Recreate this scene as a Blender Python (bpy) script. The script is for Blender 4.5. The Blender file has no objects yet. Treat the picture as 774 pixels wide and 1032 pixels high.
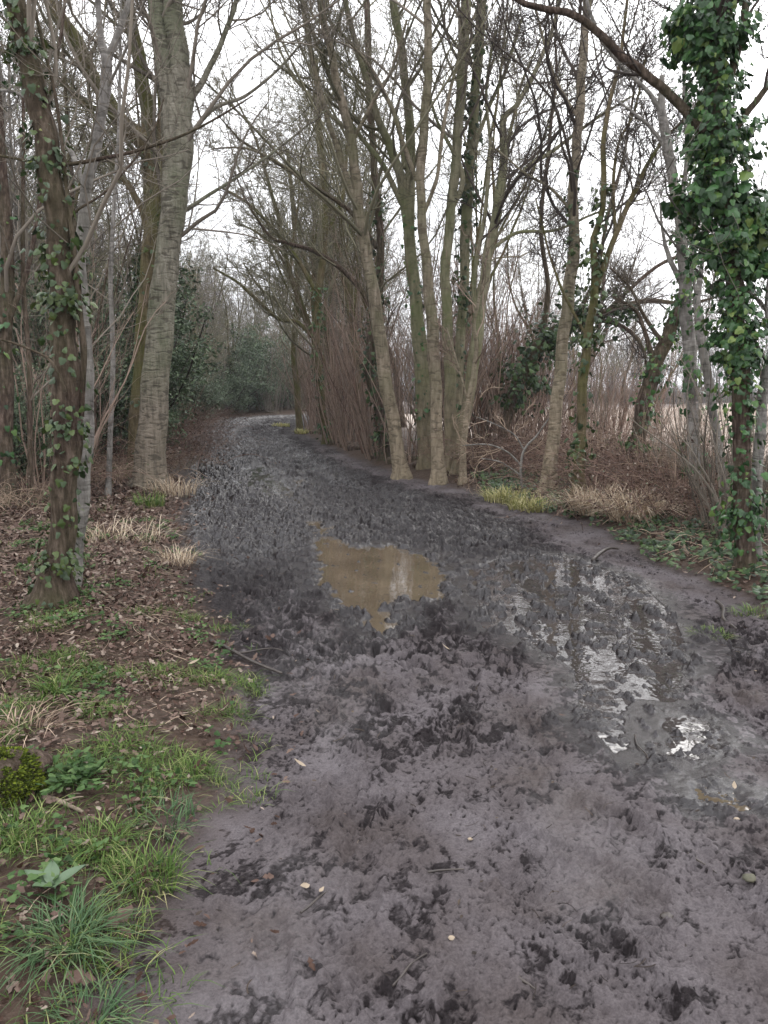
import bpy, math, random
import numpy as np
from mathutils import Vector
random.seed(7)
rng = np.random.default_rng(7)
PI = math.pi
scene = bpy.context.scene
COL = scene.collection

# ------------------------------------------------------------------ camera
CAMZ = 1.55
PITCH = math.radians(8.8)
F = 780.0
cam = bpy.data.cameras.new('camera')
camo = bpy.data.objects.new('camera', cam)
COL.objects.link(camo)
camo.location = (0, 0, CAMZ)
camo.rotation_euler = (PI/2 - PITCH, 0, 0)
cam.sensor_fit = 'VERTICAL'
cam.sensor_height = 36
cam.lens = 36*F/1032
cam.clip_start = 0.05
cam.clip_end = 3000
scene.camera = camo
SP, CP = math.sin(PITCH), math.cos(PITCH)

def ray(px, py):
    vx = (px-387)/F; vz = -(py-516)/F
    return vx, CP+SP*vz, -SP+CP*vz

# ------------------------------------------------------------------ noise
_p = np.random.default_rng(3).permutation(256)
PERM = np.concatenate([_p, _p]).astype(np.int32)
_a = np.random.default_rng(4).uniform(0, 2*PI, 256)
GX, GY = np.cos(_a), np.sin(_a)
def perlin(x, y, seed=0):
    x = x+seed*17.13; y = y-seed*9.71
    xi = np.floor(x).astype(np.int64); yi = np.floor(y).astype(np.int64)
    xf = x-xi; yf = y-yi
    xi &= 255; yi &= 255
    x1 = (xi+1) & 255; y1 = (yi+1) & 255
    u = xf*xf*xf*(xf*(xf*6-15)+10); v = yf*yf*yf*(yf*(yf*6-15)+10)
    def g(a, b, dx, dy):
        h = PERM[PERM[a]+b]
        return GX[h]*dx+GY[h]*dy
    n00 = g(xi, yi, xf, yf); n10 = g(x1, yi, xf-1, yf)
    n01 = g(xi, y1, xf, yf-1); n11 = g(x1, y1, xf-1, yf-1)
    a = n00+u*(n10-n00); b = n01+u*(n11-n01)
    return (a+v*(b-a))*1.5
def fbm(x, y, octv=4, seed=0, gain=0.5):
    t = 0; a = 1; n = 0
    for i in range(octv):
        t = t+a*perlin(x*2**i, y*2**i, seed+i*3.7); n += a; a *= gain
    return t/n
def worley(x, y, seed=0):
    xi = np.floor(x).astype(np.int64); yi = np.floor(y).astype(np.int64)
    best = np.full(x.shape, 9.0)
    for dx in (-1, 0, 1):
        for dy in (-1, 0, 1):
            cx = xi+dx; cy = yi+dy
            h = PERM[PERM[(cx+seed*31) & 255]+(cy & 255)]
            h2 = PERM[(h+91) & 255]
            d = (cx+h/256.0-x)**2+(cy+h2/256.0-y)**2
            best = np.minimum(best, d)
    return np.sqrt(best)
def ss(a, b, x):
    t = np.clip((x-a)/(b-a), 0, 1)
    return t*t*(3-2*t)

# ------------------------------------------------------------------ path edges from the lie of the land
def g0(px, py, z=0.0):
    dx, dy, dz = ray(px, py)
    t = (z-CAMZ)/dz
    return dx*t, dy*t
EL = [g0(*p) for p in [(150,1032),(200,900),(243,800),(272,700),(232,640),(205,590),(192,540),(188,500),(194,460),(206,434)]]
ER = [g0(*p) for p in [(774,625),(715,592),(650,566),(600,532),(540,514),(490,502),(440,488),(400,480),(345,458),(303,437)]]
yl = np.array([-30, 0.0]+[p[1] for p in EL]+[48, 53, 58, 66, 700.]); xl = np.array([-1.0, -0.95]+[p[0] for p in EL]+[-9.6, -7.4, -1, 12, 400.])
yr = np.array([-30, 0.0, 3.5]+[p[1] for p in ER]+[46, 50, 56, 700.]); xr = np.array([3.0, 3.0, 2.95]+[p[0] for p in ER]+[-4.2, 0.0, 14, 410.])
_ty = np.concatenate([np.linspace(-30, 30, 3000), np.linspace(30.02, 700, 8000)])
_k = np.ones(41)/41
def _smooth(a):
    b = np.convolve(np.pad(a, 20, mode='edge'), _k, 'valid'); return b
_TL = _smooth(np.interp(_ty, yl, xl)); _TR = _smooth(np.interp(_ty, yr, xr))
def XL(y): return np.interp(y, _ty, _TL)
def XR(y): return np.interp(y, _ty, _TR)

def H(x, y):
    x = np.asarray(x, float); y = np.asarray(y, float)
    dl = XL(y)-x; dr = x-XR(y)
    near = ss(400, 60, np.hypot(x, y))
    h = 0.035*fbm(x/1.7, y/1.7, 2, 5)*near
    h = h+0.10*ss(0.0, 0.7, dl)+0.16*ss(0.8, 5, dl)+(0.05*fbm(x/0.5, y/0.5, 2, 11)+0.10*fbm(x/2.5, y/2.5, 2, 12))*ss(0.1, 1.0, dl)*near
    h = h+0.09*ss(0.0, 0.5, dr)+0.16*ss(0.3, 1.8, dr)*(1-0.8*ss(3, 7, dr))+(0.05*fbm(x/0.5, y/0.5, 2, 13))*ss(0.1, 1.0, dr)*near
    return h
def Hs(x, y): return float(H(np.array([x]), np.array([y]))[0])
def G(px, py):
    z = 0.0
    for _ in range(8):
        x, y = g0(px, py, z); z = Hs(x, y)
    return Vector((x, y, z))
def P(px, py, Y):
    dx, dy, dz = ray(px, py)
    t = Y/dy
    return Vector((dx*t, Y, CAMZ+dz*t))

# ------------------------------------------------------------------ mesh helpers
def mesh(name, V, faces, smooth=True):
    """V (n,3); faces: list of int arrays, each (m,k)"""
    me = bpy.data.meshes.new(name)
    V = np.asarray(V, np.float32)
    me.vertices.add(len(V)); me.vertices.foreach_set('co', V.ravel())
    faces = [f for f in faces if len(f)]
    nl = sum(f.size for f in faces); nf = sum(len(f) for f in faces)
    me.loops.add(nl); me.polygons.add(nf)
    me.loops.foreach_set('vertex_index', np.concatenate([f.ravel() for f in faces]).astype(np.int32))
    tot = np.concatenate([np.full(len(f), f.shape[1]) for f in faces])
    st = np.concatenate([[0], np.cumsum(tot)[:-1]])
    me.polygons.foreach_set('loop_start', st.astype(np.int32))
    me.polygons.foreach_set('use_smooth', np.full(nf, smooth))
    me.update(calc_edges=True)
    return me
def link(name, me, mat=None, parent=None, loc=(0,0,0)):
    o = bpy.data.objects.new(name, me)
    if mat: me.materials.append(mat)
    COL.objects.link(o)
    if parent: o.parent = parent
    o.location = loc
    return o
def tag(o, label=None, cat=None, group=None, kind=None):
    if label: o['label'] = label
    if cat: o['category'] = cat
    if group: o['group'] = group
    if kind: o['kind'] = kind
    return o
def thing(name, label, cat, loc, group=None, rz=0, sc=1):
    o = bpy.data.objects.new(name, None); COL.objects.link(o)
    o.location = loc; o.rotation_euler = (0, 0, rz); o.scale = (sc, sc, sc)
    o.empty_display_size = 0.2
    return tag(o, label, cat, group)
def dup(root, loc, rz=0, sc=1, label=None, group=None, tilt=(0,0)):
    r = root.copy(); COL.objects.link(r)
    r.location = loc; r.rotation_euler = (tilt[0], tilt[1], rz)
    r.scale = sc if isinstance(sc, tuple) else (sc, sc, sc)
    if label: r['label'] = label
    if group: r['group'] = group
    for ch in root.children:
        c = ch.copy(); COL.objects.link(c); c.parent = r
    return r

class Geo:
    def __init__(s): s.V = []; s.F = {}; s.n = 0
    def add(s, V, F):
        s.V.append(V)
        for f in F: s.F.setdefault(f.shape[1], []).append(f+s.n)
        s.n += len(V)
    def build(s, name, smooth=True):
        return mesh(name, np.concatenate(s.V), [np.concatenate(f) for f in s.F.values()], smooth)

def norm(a): return a/np.maximum(np.linalg.norm(a, axis=-1, keepdims=True), 1e-9)
def tubes(geo, pts, rad, k=4, rough=0.0, cap=False):
    """pts (N,n,3) rad (N,n)"""
    N, n, _ = pts.shape
    T = norm(np.gradient(pts, axis=1))
    mt = np.abs(T.mean(axis=1))
    ref = np.zeros((N, 3)); ref[np.arange(N), mt.argmin(axis=1)] = 1
    ref = np.repeat(ref[:, None, :], n, 1)
    A = norm(np.cross(T, ref)); B = np.cross(T, A)
    ang = np.arange(k)*2*PI/k
    rr = np.repeat(rad[:, :, None], k, 2)
    if rough:
        ii = np.arange(n)[None, :, None]; jj = np.arange(k)[None, None, :]
        z = pts[:, :, 2:3]
        rr = rr*(1+rough*(np.sin(jj*2*PI/k*3+z*1.3+1)*0.4+np.sin(jj*2*PI/k*2-z*2.1)*0.4
                  + perlin(np.repeat(z*5, k, 2)+np.cos(ang)*1.3+pts[:, :1, :1]*3, np.sin(ang)*1.3+0*z+7.3)*0.9))
    Vv = pts[:, :, None, :]+rr[..., None]*(np.cos(ang)[None, None, :, None]*A[:, :, None, :]+np.sin(ang)[None, None, :, None]*B[:, :, None, :])
    base = (np.arange(N)*n*k)[:, None, None]
    i = np.arange(n-1)[None, :, None]*k; j = np.arange(k)[None, None, :]; j2 = (j+1) % k
    f = np.stack([base+i+j, base+i+j2, base+i+k+j2, base+i+k+j], -1).reshape(-1, 4)
    fs = [f]
    if cap:
        fs.append((base[:, 0]+np.arange(k)[None, ::-1]).reshape(N, k))
        fs.append((base[:, 0]+(n-1)*k+np.arange(k)[None, :]).reshape(N, k))
    geo.add(Vv.reshape(-1, 3), fs)

def grow(r, start, d, L, rad, nseg, wob=0.25, up=0.1, tip=0.3):
    N = len(start)
    pts = np.zeros((N, nseg+1, 3)); pts[:, 0] = start
    d = norm(d.copy()); bend = r.normal(0, 1, (N, 3))*wob*0.5
    for s in range(nseg):
        pts[:, s+1] = pts[:, s]+d*(L/nseg)[:, None]
        if s % 3 == 2: bend = r.normal(0, 1, (N, 3))*wob*0.5
        d = norm(d+bend+r.normal(0, 1, (N, 3))*wob*0.6+np.array([0, 0, up]))
    t = np.linspace(0, 1, nseg+1)
    rd = rad[:, None]*(1-(1-tip)*t[None, :])
    return pts, rd
def spawn(r, pts, rd, per, t0, t1, a0, a1, lr, L, rr, updir=0.0, bias=None):
    """children from parents: returns start, dir, length, rad"""
    N, n, _ = pts.shape
    cnt = r.poisson(per, N) if not np.isscalar(per) or per < 3 else np.full(N, int(per))
    idx = np.repeat(np.arange(N), cnt)
    M = len(idx)
    t = r.uniform(t0, t1, M); f = t*(n-1); i = np.minimum(f.astype(int), n-2); w = (f-i)[:, None]
    p = pts[idx, i]*(1-w)+pts[idx, i+1]*w
    T = norm(pts[idx, i+1]-pts[idx, i])
    q = r.normal(0, 1, (M, 3)); q = norm(q-(q*T).sum(1, keepdims=True)*T)
    an = r.uniform(a0, a1, M)[:, None]
    d = T*np.cos(an)+q*np.sin(an); d[:, 2] += updir
    if bias is not None: d += np.asarray(bias)
    d = norm(d)
    Lc = L[idx]*lr*(1.15-0.75*t)*r.uniform(0.6, 1.25, M)
    rc = np.minimum(rd[idx, i]*rr*r.uniform(0.6, 1.0, M), rd[idx, i]*0.9)
    return p, d, Lc, np.minimum(rc, .038)

def spline(P_, n):
    P_ = np.asarray(P_, float)
    m = len(P_)
    t = np.linspace(0, m-1, n); i = np.minimum(t.astype(int), m-2); f = (t-i)[:, None]
    a = P_[np.maximum(i-1, 0)]; b = P_[i]; c = P_[i+1]; d = P_[np.minimum(i+2, m-1)]
    return 0.5*((2*b)+(-a+c)*f+(2*a-5*b+4*c-d)*f*f+(-a+3*b-3*c+d)*f**3)

# leaf templates: (verts, tris)
def fan(outline, lift=0.12, fold=0.0):
    o = np.array([(x, y, fold*abs(x)) for x, y in outline], float)
    c = np.array([[0, 0.35, lift]])
    V = np.concatenate([c, o]); n = len(o)
    Fc = np.array([[0, 1+i, 1+(i+1) % n] for i in range(n)])
    return V, Fc
IVY = fan([(0, 0), (.28, -.12), (.55, .18), (.38, .42), (.34, .7), (0, 1.05), (-.34, .7), (-.38, .42), (-.55, .18), (-.28, -.12)], 0.06, -0.12)
OAK = fan([(0, -.1), (.18, .15), (.3, .25), (.18, .42), (.36, .62), (.2, .8), (.12, 1.0), (-.14, 1.02), (-.22, .78), (-.35, .6), (-.16, .42), (-.28, .22)], 0.12, 0.25)
LEAF = fan([(0, -.05), (.24, .2), (.3, .5), (.16, .85), (0, 1.1), (-.16, .85), (-.3, .5), (-.24, .2)], -0.05, 0.15)
def scatter(geo, tpl, pos, nrm, tipdir, size, curl=None):
    V, Fc = tpl
    Z = norm(nrm); Y = norm(tipdir-(tipdir*Z).sum(1, keepdims=True)*Z); X = np.cross(Y, Z)
    s = size[:, None, None]
    vx = V[None, :, 0:1]*s; vy = V[None, :, 1:2]*s; vz = V[None, :, 2:3]*s
    if curl is not None: vz = vz+(V[None, :, 1:2]**2)*s*curl[:, None, None]
    W = pos[:, None, :]+vx*X[:, None]+vy*Y[:, None]+vz*Z[:, None]
    N, n = len(pos), len(V)
    geo.add(W.reshape(-1, 3), [(Fc[None]+(np.arange(N)*n)[:, None, None]).reshape(-1, 3)])

def blades(geo, r, base, n, spread, h, w, lean=0.6, dirs=None):
    """base (m,3) tuft centres; n blades each"""
    m = len(base); N = m*n
    c = np.repeat(base, n, 0)
    a = r.uniform(0, 2*PI, N); rr = np.sqrt(r.uniform(0, 1, N))*np.repeat(np.broadcast_to(spread, m), n)
    b = c+np.stack([np.cos(a)*rr, np.sin(a)*rr, 0*a-0.01], 1)
    hh = np.repeat(np.broadcast_to(h, m), n)*r.uniform(0.45, 1.1, N)
    a2 = a+r.normal(0, 0.9, N)
    ln = r.uniform(0.1, 1, N)*lean*hh*1.6
    out = np.stack([np.cos(a2), np.sin(a2), 0*a], 1); side = np.stack([-np.sin(a2), np.cos(a2), 0*a], 1)
    ts = np.array([0, .35, .7, 1.0]); ws = np.array([1, .9, .6, .05])*w
    rows = []
    for t, wd in zip(ts, ws):
        q = b+out*(ln*t**1.8)[:, None]+np.array([0, 0, 1])*(hh*(t-0.42*t**3*np.clip(ln/np.maximum(hh, 1e-6), 0, 1.5)))[:, None]
        sc = r.uniform(.8, 1.2, N)[:, None]
        rows += [q-side*wd*sc*.5, q+side*wd*sc*.5]
    V = np.stack(rows, 1)
    f = np.array([[0, 1, 3, 2], [2, 3, 5, 4], [4, 5, 7, 6]])
    geo.add(V.reshape(-1, 3), [(f[None]+(np.arange(N)*8)[:, None, None]).reshape(-1, 4)])

# ------------------------------------------------------------------ materials
def newmat(name):
    m = bpy.data.materials.new(name); m.use_nodes = True
    nt = m.node_tree; b = nt.nodes['Principled BSDF']
    return m, nt, b
def N(nt, t, **kw):
    n = nt.nodes.new(t)
    for k, v in kw.items():
        if k in n.inputs: n.inputs[k].default_value = v
        else: setattr(n, k, v)
    return n
def ramp(nt, fac, stops):
    r = nt.nodes.new('ShaderNodeValToRGB')
    e = r.color_ramp.elements
    while len(e) > 1: e.remove(e[-1])
    e[0].position = stops[0][0]; e[0].color = (*stops[0][1], 1)
    for p, c in stops[1:]:
        q = e.new(p); q.color = (*c, 1)
    nt.links.new(fac, r.inputs[0])
    return r
def mixc(nt, f, a, b):
    m = nt.nodes.new('ShaderNodeMix'); m.data_type = 'RGBA'
    for s, v in ((m.inputs[0], f), (m.inputs[6], a), (m.inputs[7], b)):
        if hasattr(v, 'is_linked'): nt.links.new(v, s)
        elif isinstance(v, tuple): s.default_value = (*v, 1)
        else: s.default_value = v
    return m.outputs[2]
def math_(nt, op, a, b=0.0, c=None, clamp=False):
    m = nt.nodes.new('ShaderNodeMath'); m.operation = op; m.use_clamp = clamp
    for s, v in zip(m.inputs, (a, b) if c is None else (a, b, c)):
        if hasattr(v, 'is_linked'): nt.links.new(v, s)
        else: s.default_value = v
    return m.outputs[0]
def bump(nt, b, h, strength=0.5, dist=0.01):
    n = nt.nodes.new('ShaderNodeBump'); n.inputs['Strength'].default_value = strength; n.inputs['Distance'].default_value = dist
    nt.links.new(h, n.inputs['Height']); nt.links.new(n.outputs[0], b.inputs['Normal'])

def bark(name, cols, algae=(.085, .095, .04), alg=0.5, stain=None, bands=0.5, rough=.85, scale=1.0):
    m, nt, b = newmat(name)
    tc = N(nt, 'ShaderNodeTexCoord')
    mp = N(nt, 'ShaderNodeMapping'); mp.inputs['Scale'].default_value = (9*scale, 9*scale, 2.2*scale)
    nt.links.new(tc.outputs['Object'], mp.inputs[0])
    n1 = N(nt, 'ShaderNodeTexNoise', Scale=1.6, Detail=7.0, Roughness=0.65); nt.links.new(mp.outputs[0], n1.inputs[0])
    n2 = N(nt, 'ShaderNodeTexNoise', Scale=1.3, Detail=4.0); nt.links.new(tc.outputs['Object'], n2.inputs[0])
    mp3 = N(nt, 'ShaderNodeMapping'); mp3.inputs['Scale'].default_value = (5.5, 5.5, 17)
    nt.links.new(tc.outputs['Object'], mp3.inputs[0])
    n3 = N(nt, 'ShaderNodeTexNoise', Scale=1.0, Detail=2.0, Distortion=.9); nt.links.new(mp3.outputs[0], n3.inputs[0])
    c = ramp(nt, n1.outputs[0], [(.28, cols[0]), (.5, cols[1]), (.72, cols[2])]).outputs[0]
    bm = ramp(nt, n3.outputs[0], [(.54, (0, 0, 0)), (.63, (1, 1, 1))]).outputs[0]
    af = ramp(nt, n2.outputs[0], [(.42, (0, 0, 0)), (.62, (1, 1, 1))]).outputs[0]
    c = mixc(nt, math_(nt, 'MULTIPLY', af, alg), c, algae)
    if stain:
        sx = N(nt, 'ShaderNodeSeparateXYZ'); nt.links.new(tc.outputs['Object'], sx.inputs[0])
        z = math_(nt, 'ADD', sx.outputs[2], math_(nt, 'MULTIPLY', n2.outputs[0], 1.8))
        zf = ramp(nt, math_(nt, 'MULTIPLY', z, 0.25), [(.35, (1, 1, 1)), (.85, (0, 0, 0))]).outputs[0]
        sv = ramp(nt, n1.outputs[0], [(.3, tuple(v*.45 for v in stain)), (.55, stain), (.75, tuple(v*1.15 for v in stain))]).outputs[0]
        c = mixc(nt, math_(nt, 'MULTIPLY', zf, .8), c, sv)
    c = mixc(nt, math_(nt, 'MULTIPLY', bm, bands), c, cols[0])
    nt.links.new(c, b.inputs['Base Color'])
    b.inputs['Roughness'].default_value = rough
    b.inputs['Specular IOR Level'].default_value = .10
    hh = math_(nt, 'ADD', n1.outputs[0], math_(nt, 'MULTIPLY', n3.outputs[0], -.6*bands*2))
    bump(nt, b, hh, 1.0, .035)
    return m
M = {}
M['bark_tan'] = bark('bark_tan', [(.075, .06, .042), (.21, .175, .13), (.34, .29, .225)], stain=(.29, .235, .165), alg=.5, bands=.6)
M['bark_olive'] = bark('bark_olive', [(.07, .065, .042), (.20, .185, .125), (.31, .285, .20)], algae=(.13, .145, .065), alg=.75, stain=(.21, .17, .115), bands=.3)
M['bark_grey'] = bark('bark_grey', [(.08, .072, .065), (.20, .185, .17), (.34, .32, .29)], alg=.15, bands=.55)
M['bark_big'] = bark('bark_big', [(.07, .062, .048), (.20, .185, .145), (.32, .295, .24)], algae=(.12, .135, .08), alg=.6, stain=(.22, .18, .14), bands=.75)
M['bark_dark'] = bark('bark_dark', [(.022, .014, .010), (.08, .057, .045), (.20, .15, .12)], alg=.35, bands=.2, scale=2.2)
M['bark_moss'] = bark('bark_moss', [(.04, .032, .018), (.12, .095, .055), (.20, .16, .10)], algae=(.07, .08, .02), alg=.8, bands=.2)
def plain(name, c1, c2, rough=.8, sc=3.0, spec=.08, island=True, bmp=0, trans=0.0):
    m, nt, b = newmat(name)
    tc = N(nt, 'ShaderNodeTexCoord')
    n = N(nt, 'ShaderNodeTexNoise', Scale=sc, Detail=3.0); nt.links.new(tc.outputs['Object'], n.inputs[0])
    f = n.outputs[0]
    if island:
        g = N(nt, 'ShaderNodeNewGeometry')
        f = math_(nt, 'ADD', math_(nt, 'MULTIPLY', g.outputs['Random Per Island'], .75), math_(nt, 'MULTIPLY', f, .35))
    cs = c1 if isinstance(c1, list) else [(.25, c1), (.8, c2)]
    c = ramp(nt, f, cs)
    nt.links.new(c.outputs[0], b.inputs['Base Color'])
    b.inputs['Roughness'].default_value = rough; b.inputs['Specular IOR Level'].default_value = spec
    if bmp: bump(nt, b, n.outputs[0], bmp, .01)
    if trans:
        out = nt.nodes['Material Output']
        tr = N(nt, 'ShaderNodeBsdfTranslucent'); nt.links.new(c.outputs[0], tr.inputs[0])
        mx = N(nt, 'ShaderNodeMixShader'); mx.inputs[0].default_value = trans
        nt.links.new(b.outputs[0], mx.inputs[1]); nt.links.new(tr.outputs[0], mx.inputs[2]); nt.links.new(mx.outputs[0], out.inputs[0])
    return m
M['twig'] = plain('twig', (.085, .072, .058), (.22, .19, .155))
M['twig_olive'] = plain('twig_olive', (.09, .084, .055), (.22, .205, .14))
M['twig_dark'] = plain('twig_dark', (.035, .028, .025), (.085, .07, .06))
M['twig_grey'] = plain('twig_grey', (.10, .09, .08), (.24, .22, .19))
M['stem_brown'] = plain('stem_brown', (.09, .066, .052), (.29, .215, .17))
M['bramble'] = plain('bramble', (.07, .045, .036), (.22, .145, .115))
M['stem_straw'] = plain('stem_straw', (.16, .115, .08), (.42, .32, .24))
M['ivy'] = plain('ivy', [(.1, (.012, .028, .010)), (.4, (.026, .070, .022)), (.75, (.05, .125, .032)), (.97, (.15, .20, .045))], None, rough=.35, spec=.35, trans=.1)
M['ivy_dark'] = plain('ivy_dark', [(.1, (.012, .022, .010)), (.5, (.025, .05, .018)), (.95, (.06, .10, .03))], None, rough=.4, spec=.25)
M['ivy_yellow'] = plain('ivy_yellow', [(.1, (.014, .028, .010)), (.5, (.035, .065, .018)), (.9, (.075, .105, .026)), (1.0, (.24, .23, .06))], None, rough=.4, spec=.4, trans=.1)
M['evergreen'] = plain('evergreen', [(.1, (.035, .055, .03)), (.5, (.075, .11, .06)), (.95, (.14, .19, .10))], None, rough=.5, spec=.3)
M['litter'] = plain('litter', [(.05, (.022, .012, .009)), (.3, (.055, .030, .021)), (.55, (.095, .060, .048)), (.8, (.155, .110, .088)), (.98, (.32, .27, .22))], None, rough=.6, spec=.12, sc=20)
M['grass'] = plain('grass', [(.1, (.035, .065, .015)), (.5, (.085, .15, .035)), (.8, (.16, .22, .06)), (.97, (.36, .32, .17))], None, rough=.5, spec=.15, trans=.2)
M['grass_blue'] = plain('grass_blue', [(.1, (.03, .065, .025)), (.6, (.075, .135, .06)), (.9, (.14, .19, .09)), (.97, (.30, .26, .15))], None, rough=.5, spec=.18, trans=.2)
M['grass_lime'] = plain('grass_lime', [(.1, (.14, .15, .04)), (.5, (.32, .32, .11)), (.95, (.55, .48, .28))], None, rough=.6, spec=.2, trans=.25)
M['grass_dry'] = plain('grass_dry', [(.1, (.20, .14, .09)), (.5, (.44, .34, .24)), (.95, (.66, .57, .44))], None, rough=.7, spec=.2, trans=.2)
M['herb'] = plain('herb', [(.1, (.022, .045, .015)), (.5, (.05, .10, .03)), (.95, (.11, .17, .06))], None, rough=.5, spec=.15, trans=.2)
M['dock'] = plain('dock', (.045, .085, .04), (.10, .15, .08), rough=.4, spec=.4)
M['moss'] = plain('moss', [(.2, (.02, .026, .008)), (.5, (.05, .07, .012)), (.8, (.13, .16, .02))], None, rough=.95, sc=25, spec=.1, bmp=.8)
M['stone'] = plain('stone', (.06, .06, .045), (.16, .15, .11), rough=.6, sc=20, island=False, bmp=.6)
M['pale_leaf'] = plain('pale_leaf', (.16, .12, .08), (.40, .33, .25), rough=.5, sc=10)
M['wet_stick'] = plain('wet_stick', (.02, .015, .013), (.07, .055, .045), rough=.4, sc=15, island=False, spec=.5, bmp=.5)
M['stick_pale'] = plain('stick_pale', (.10, .075, .055), (.26, .21, .16), rough=.7, sc=15, island=False, bmp=.5)
M['field_straw'] = plain('field_straw', (.45, .38, .32), (.68, .60, .53), rough=.9, spec=.1)
M['far_twig'] = plain('far_twig', (.09, .085, .08), (.17, .16, .15), island=True)

# ground / mud: one shader, driven by attributes of the terrain
def ground_mat():
    m, nt, b = newmat('mud_and_soil')
    tc = N(nt, 'ShaderNodeTexCoord')
    def at(n):
        a = N(nt, 'ShaderNodeAttribute', attribute_name=n); return a.outputs['Fac']
    mud, dark, wet, field = at('mud'), at('dark'), at('wet'), at('field')
    n1 = N(nt, 'ShaderNodeTexNoise', Scale=26.0, Detail=8.0, Roughness=.68, Distortion=.6); nt.links.new(tc.outputs['Object'], n1.inputs[0])
    n2 = N(nt, 'ShaderNodeTexNoise', Scale=2.2, Detail=5.0); nt.links.new(tc.outputs['Object'], n2.inputs[0])
    n3 = N(nt, 'ShaderNodeTexNoise', Scale=140.0, Detail=3.0, Roughness=.7); nt.links.new(tc.outputs['Object'], n3.inputs[0])
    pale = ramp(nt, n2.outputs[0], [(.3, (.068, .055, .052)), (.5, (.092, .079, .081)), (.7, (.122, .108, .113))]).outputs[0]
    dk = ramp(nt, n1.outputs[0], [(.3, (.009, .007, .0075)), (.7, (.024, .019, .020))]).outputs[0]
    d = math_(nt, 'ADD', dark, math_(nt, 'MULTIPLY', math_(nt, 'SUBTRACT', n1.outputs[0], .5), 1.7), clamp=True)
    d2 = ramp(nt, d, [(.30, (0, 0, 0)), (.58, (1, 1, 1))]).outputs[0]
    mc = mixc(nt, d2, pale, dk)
    gr = ramp(nt, n3.outputs[0], [(.35, (.75, .75, .75)), (.65, (1.2, 1.2, 1.2))]).outputs[0]
    mm = nt.nodes.new('ShaderNodeMix'); mm.data_type = 'RGBA'; mm.blend_type = 'MULTIPLY'; mm.inputs[0].default_value = 1
    nt.links.new(mc, mm.inputs[6]); nt.links.new(gr, mm.inputs[7]); mc = mm.outputs[2]
    soil = ramp(nt, n1.outputs[0], [(.3, (.03, .020, .015)), (.55, (.065, .045, .034)), (.75, (.11, .082, .062))]).outputs[0]
    fld = ramp(nt, n2.outputs[0], [(.3, (.44, .37, .31)), (.7, (.60, .52, .46))]).outputs[0]
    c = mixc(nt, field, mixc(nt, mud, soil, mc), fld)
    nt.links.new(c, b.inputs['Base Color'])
    w = math_(nt, 'ADD', wet, math_(nt, 'MULTIPLY', math_(nt, 'SUBTRACT', n1.outputs[0], .5), .5), clamp=True)
    ro = math_(nt, 'MULTIPLY_ADD', w, -.40, .58)
    ro = math_(nt, 'MAXIMUM', ro, math_(nt, 'MULTIPLY', field, .9))
    nt.links.new(ro, b.inputs['Roughness'])
    nt.links.new(math_(nt, 'MULTIPLY_ADD', w, .42, .05), b.inputs['Specular IOR Level'])
    hh = math_(nt, 'ADD', n1.outputs[0], math_(nt, 'MULTIPLY', n3.outputs[0], .35))
    bump(nt, b, hh, .8, .012)
    nt.links.new(math_(nt, 'MULTIPLY_ADD', w, -.55, .85), [q for q in nt.nodes if q.type == 'BUMP'][0].inputs['Strength'])
    return m
M['ground'] = ground_mat()
def water(name, col, rough=.03):
    m, nt, b = newmat(name)
    tc = N(nt, 'ShaderNodeTexCoord')
    n = N(nt, 'ShaderNodeTexNoise', Scale=2.5, Detail=3.0); nt.links.new(tc.outputs['Object'], n.inputs[0])
    c = ramp(nt, n.outputs[0], [(.3, tuple(x*.75 for x in col)), (.7, tuple(x*1.2 for x in col))])
    nt.links.new(c.outputs[0], b.inputs['Base Color'])
    b.inputs['Roughness'].default_value = rough; b.inputs['IOR'].default_value = 1.5 if 'brown' in name else 1.5
    n2 = N(nt, 'ShaderNodeTexNoise', Scale=9.0, Detail=2.0); nt.links.new(tc.outputs['Object'], n2.inputs[0])
    bump(nt, b, n2.outputs[0], .10 if 'brown' in name else .3, .008)
    return m
M['water_brown'] = water('water_brown', (.098, .075, .050))
M['water_clear'] = water('water_clear', (.045, .038, .036))

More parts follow.
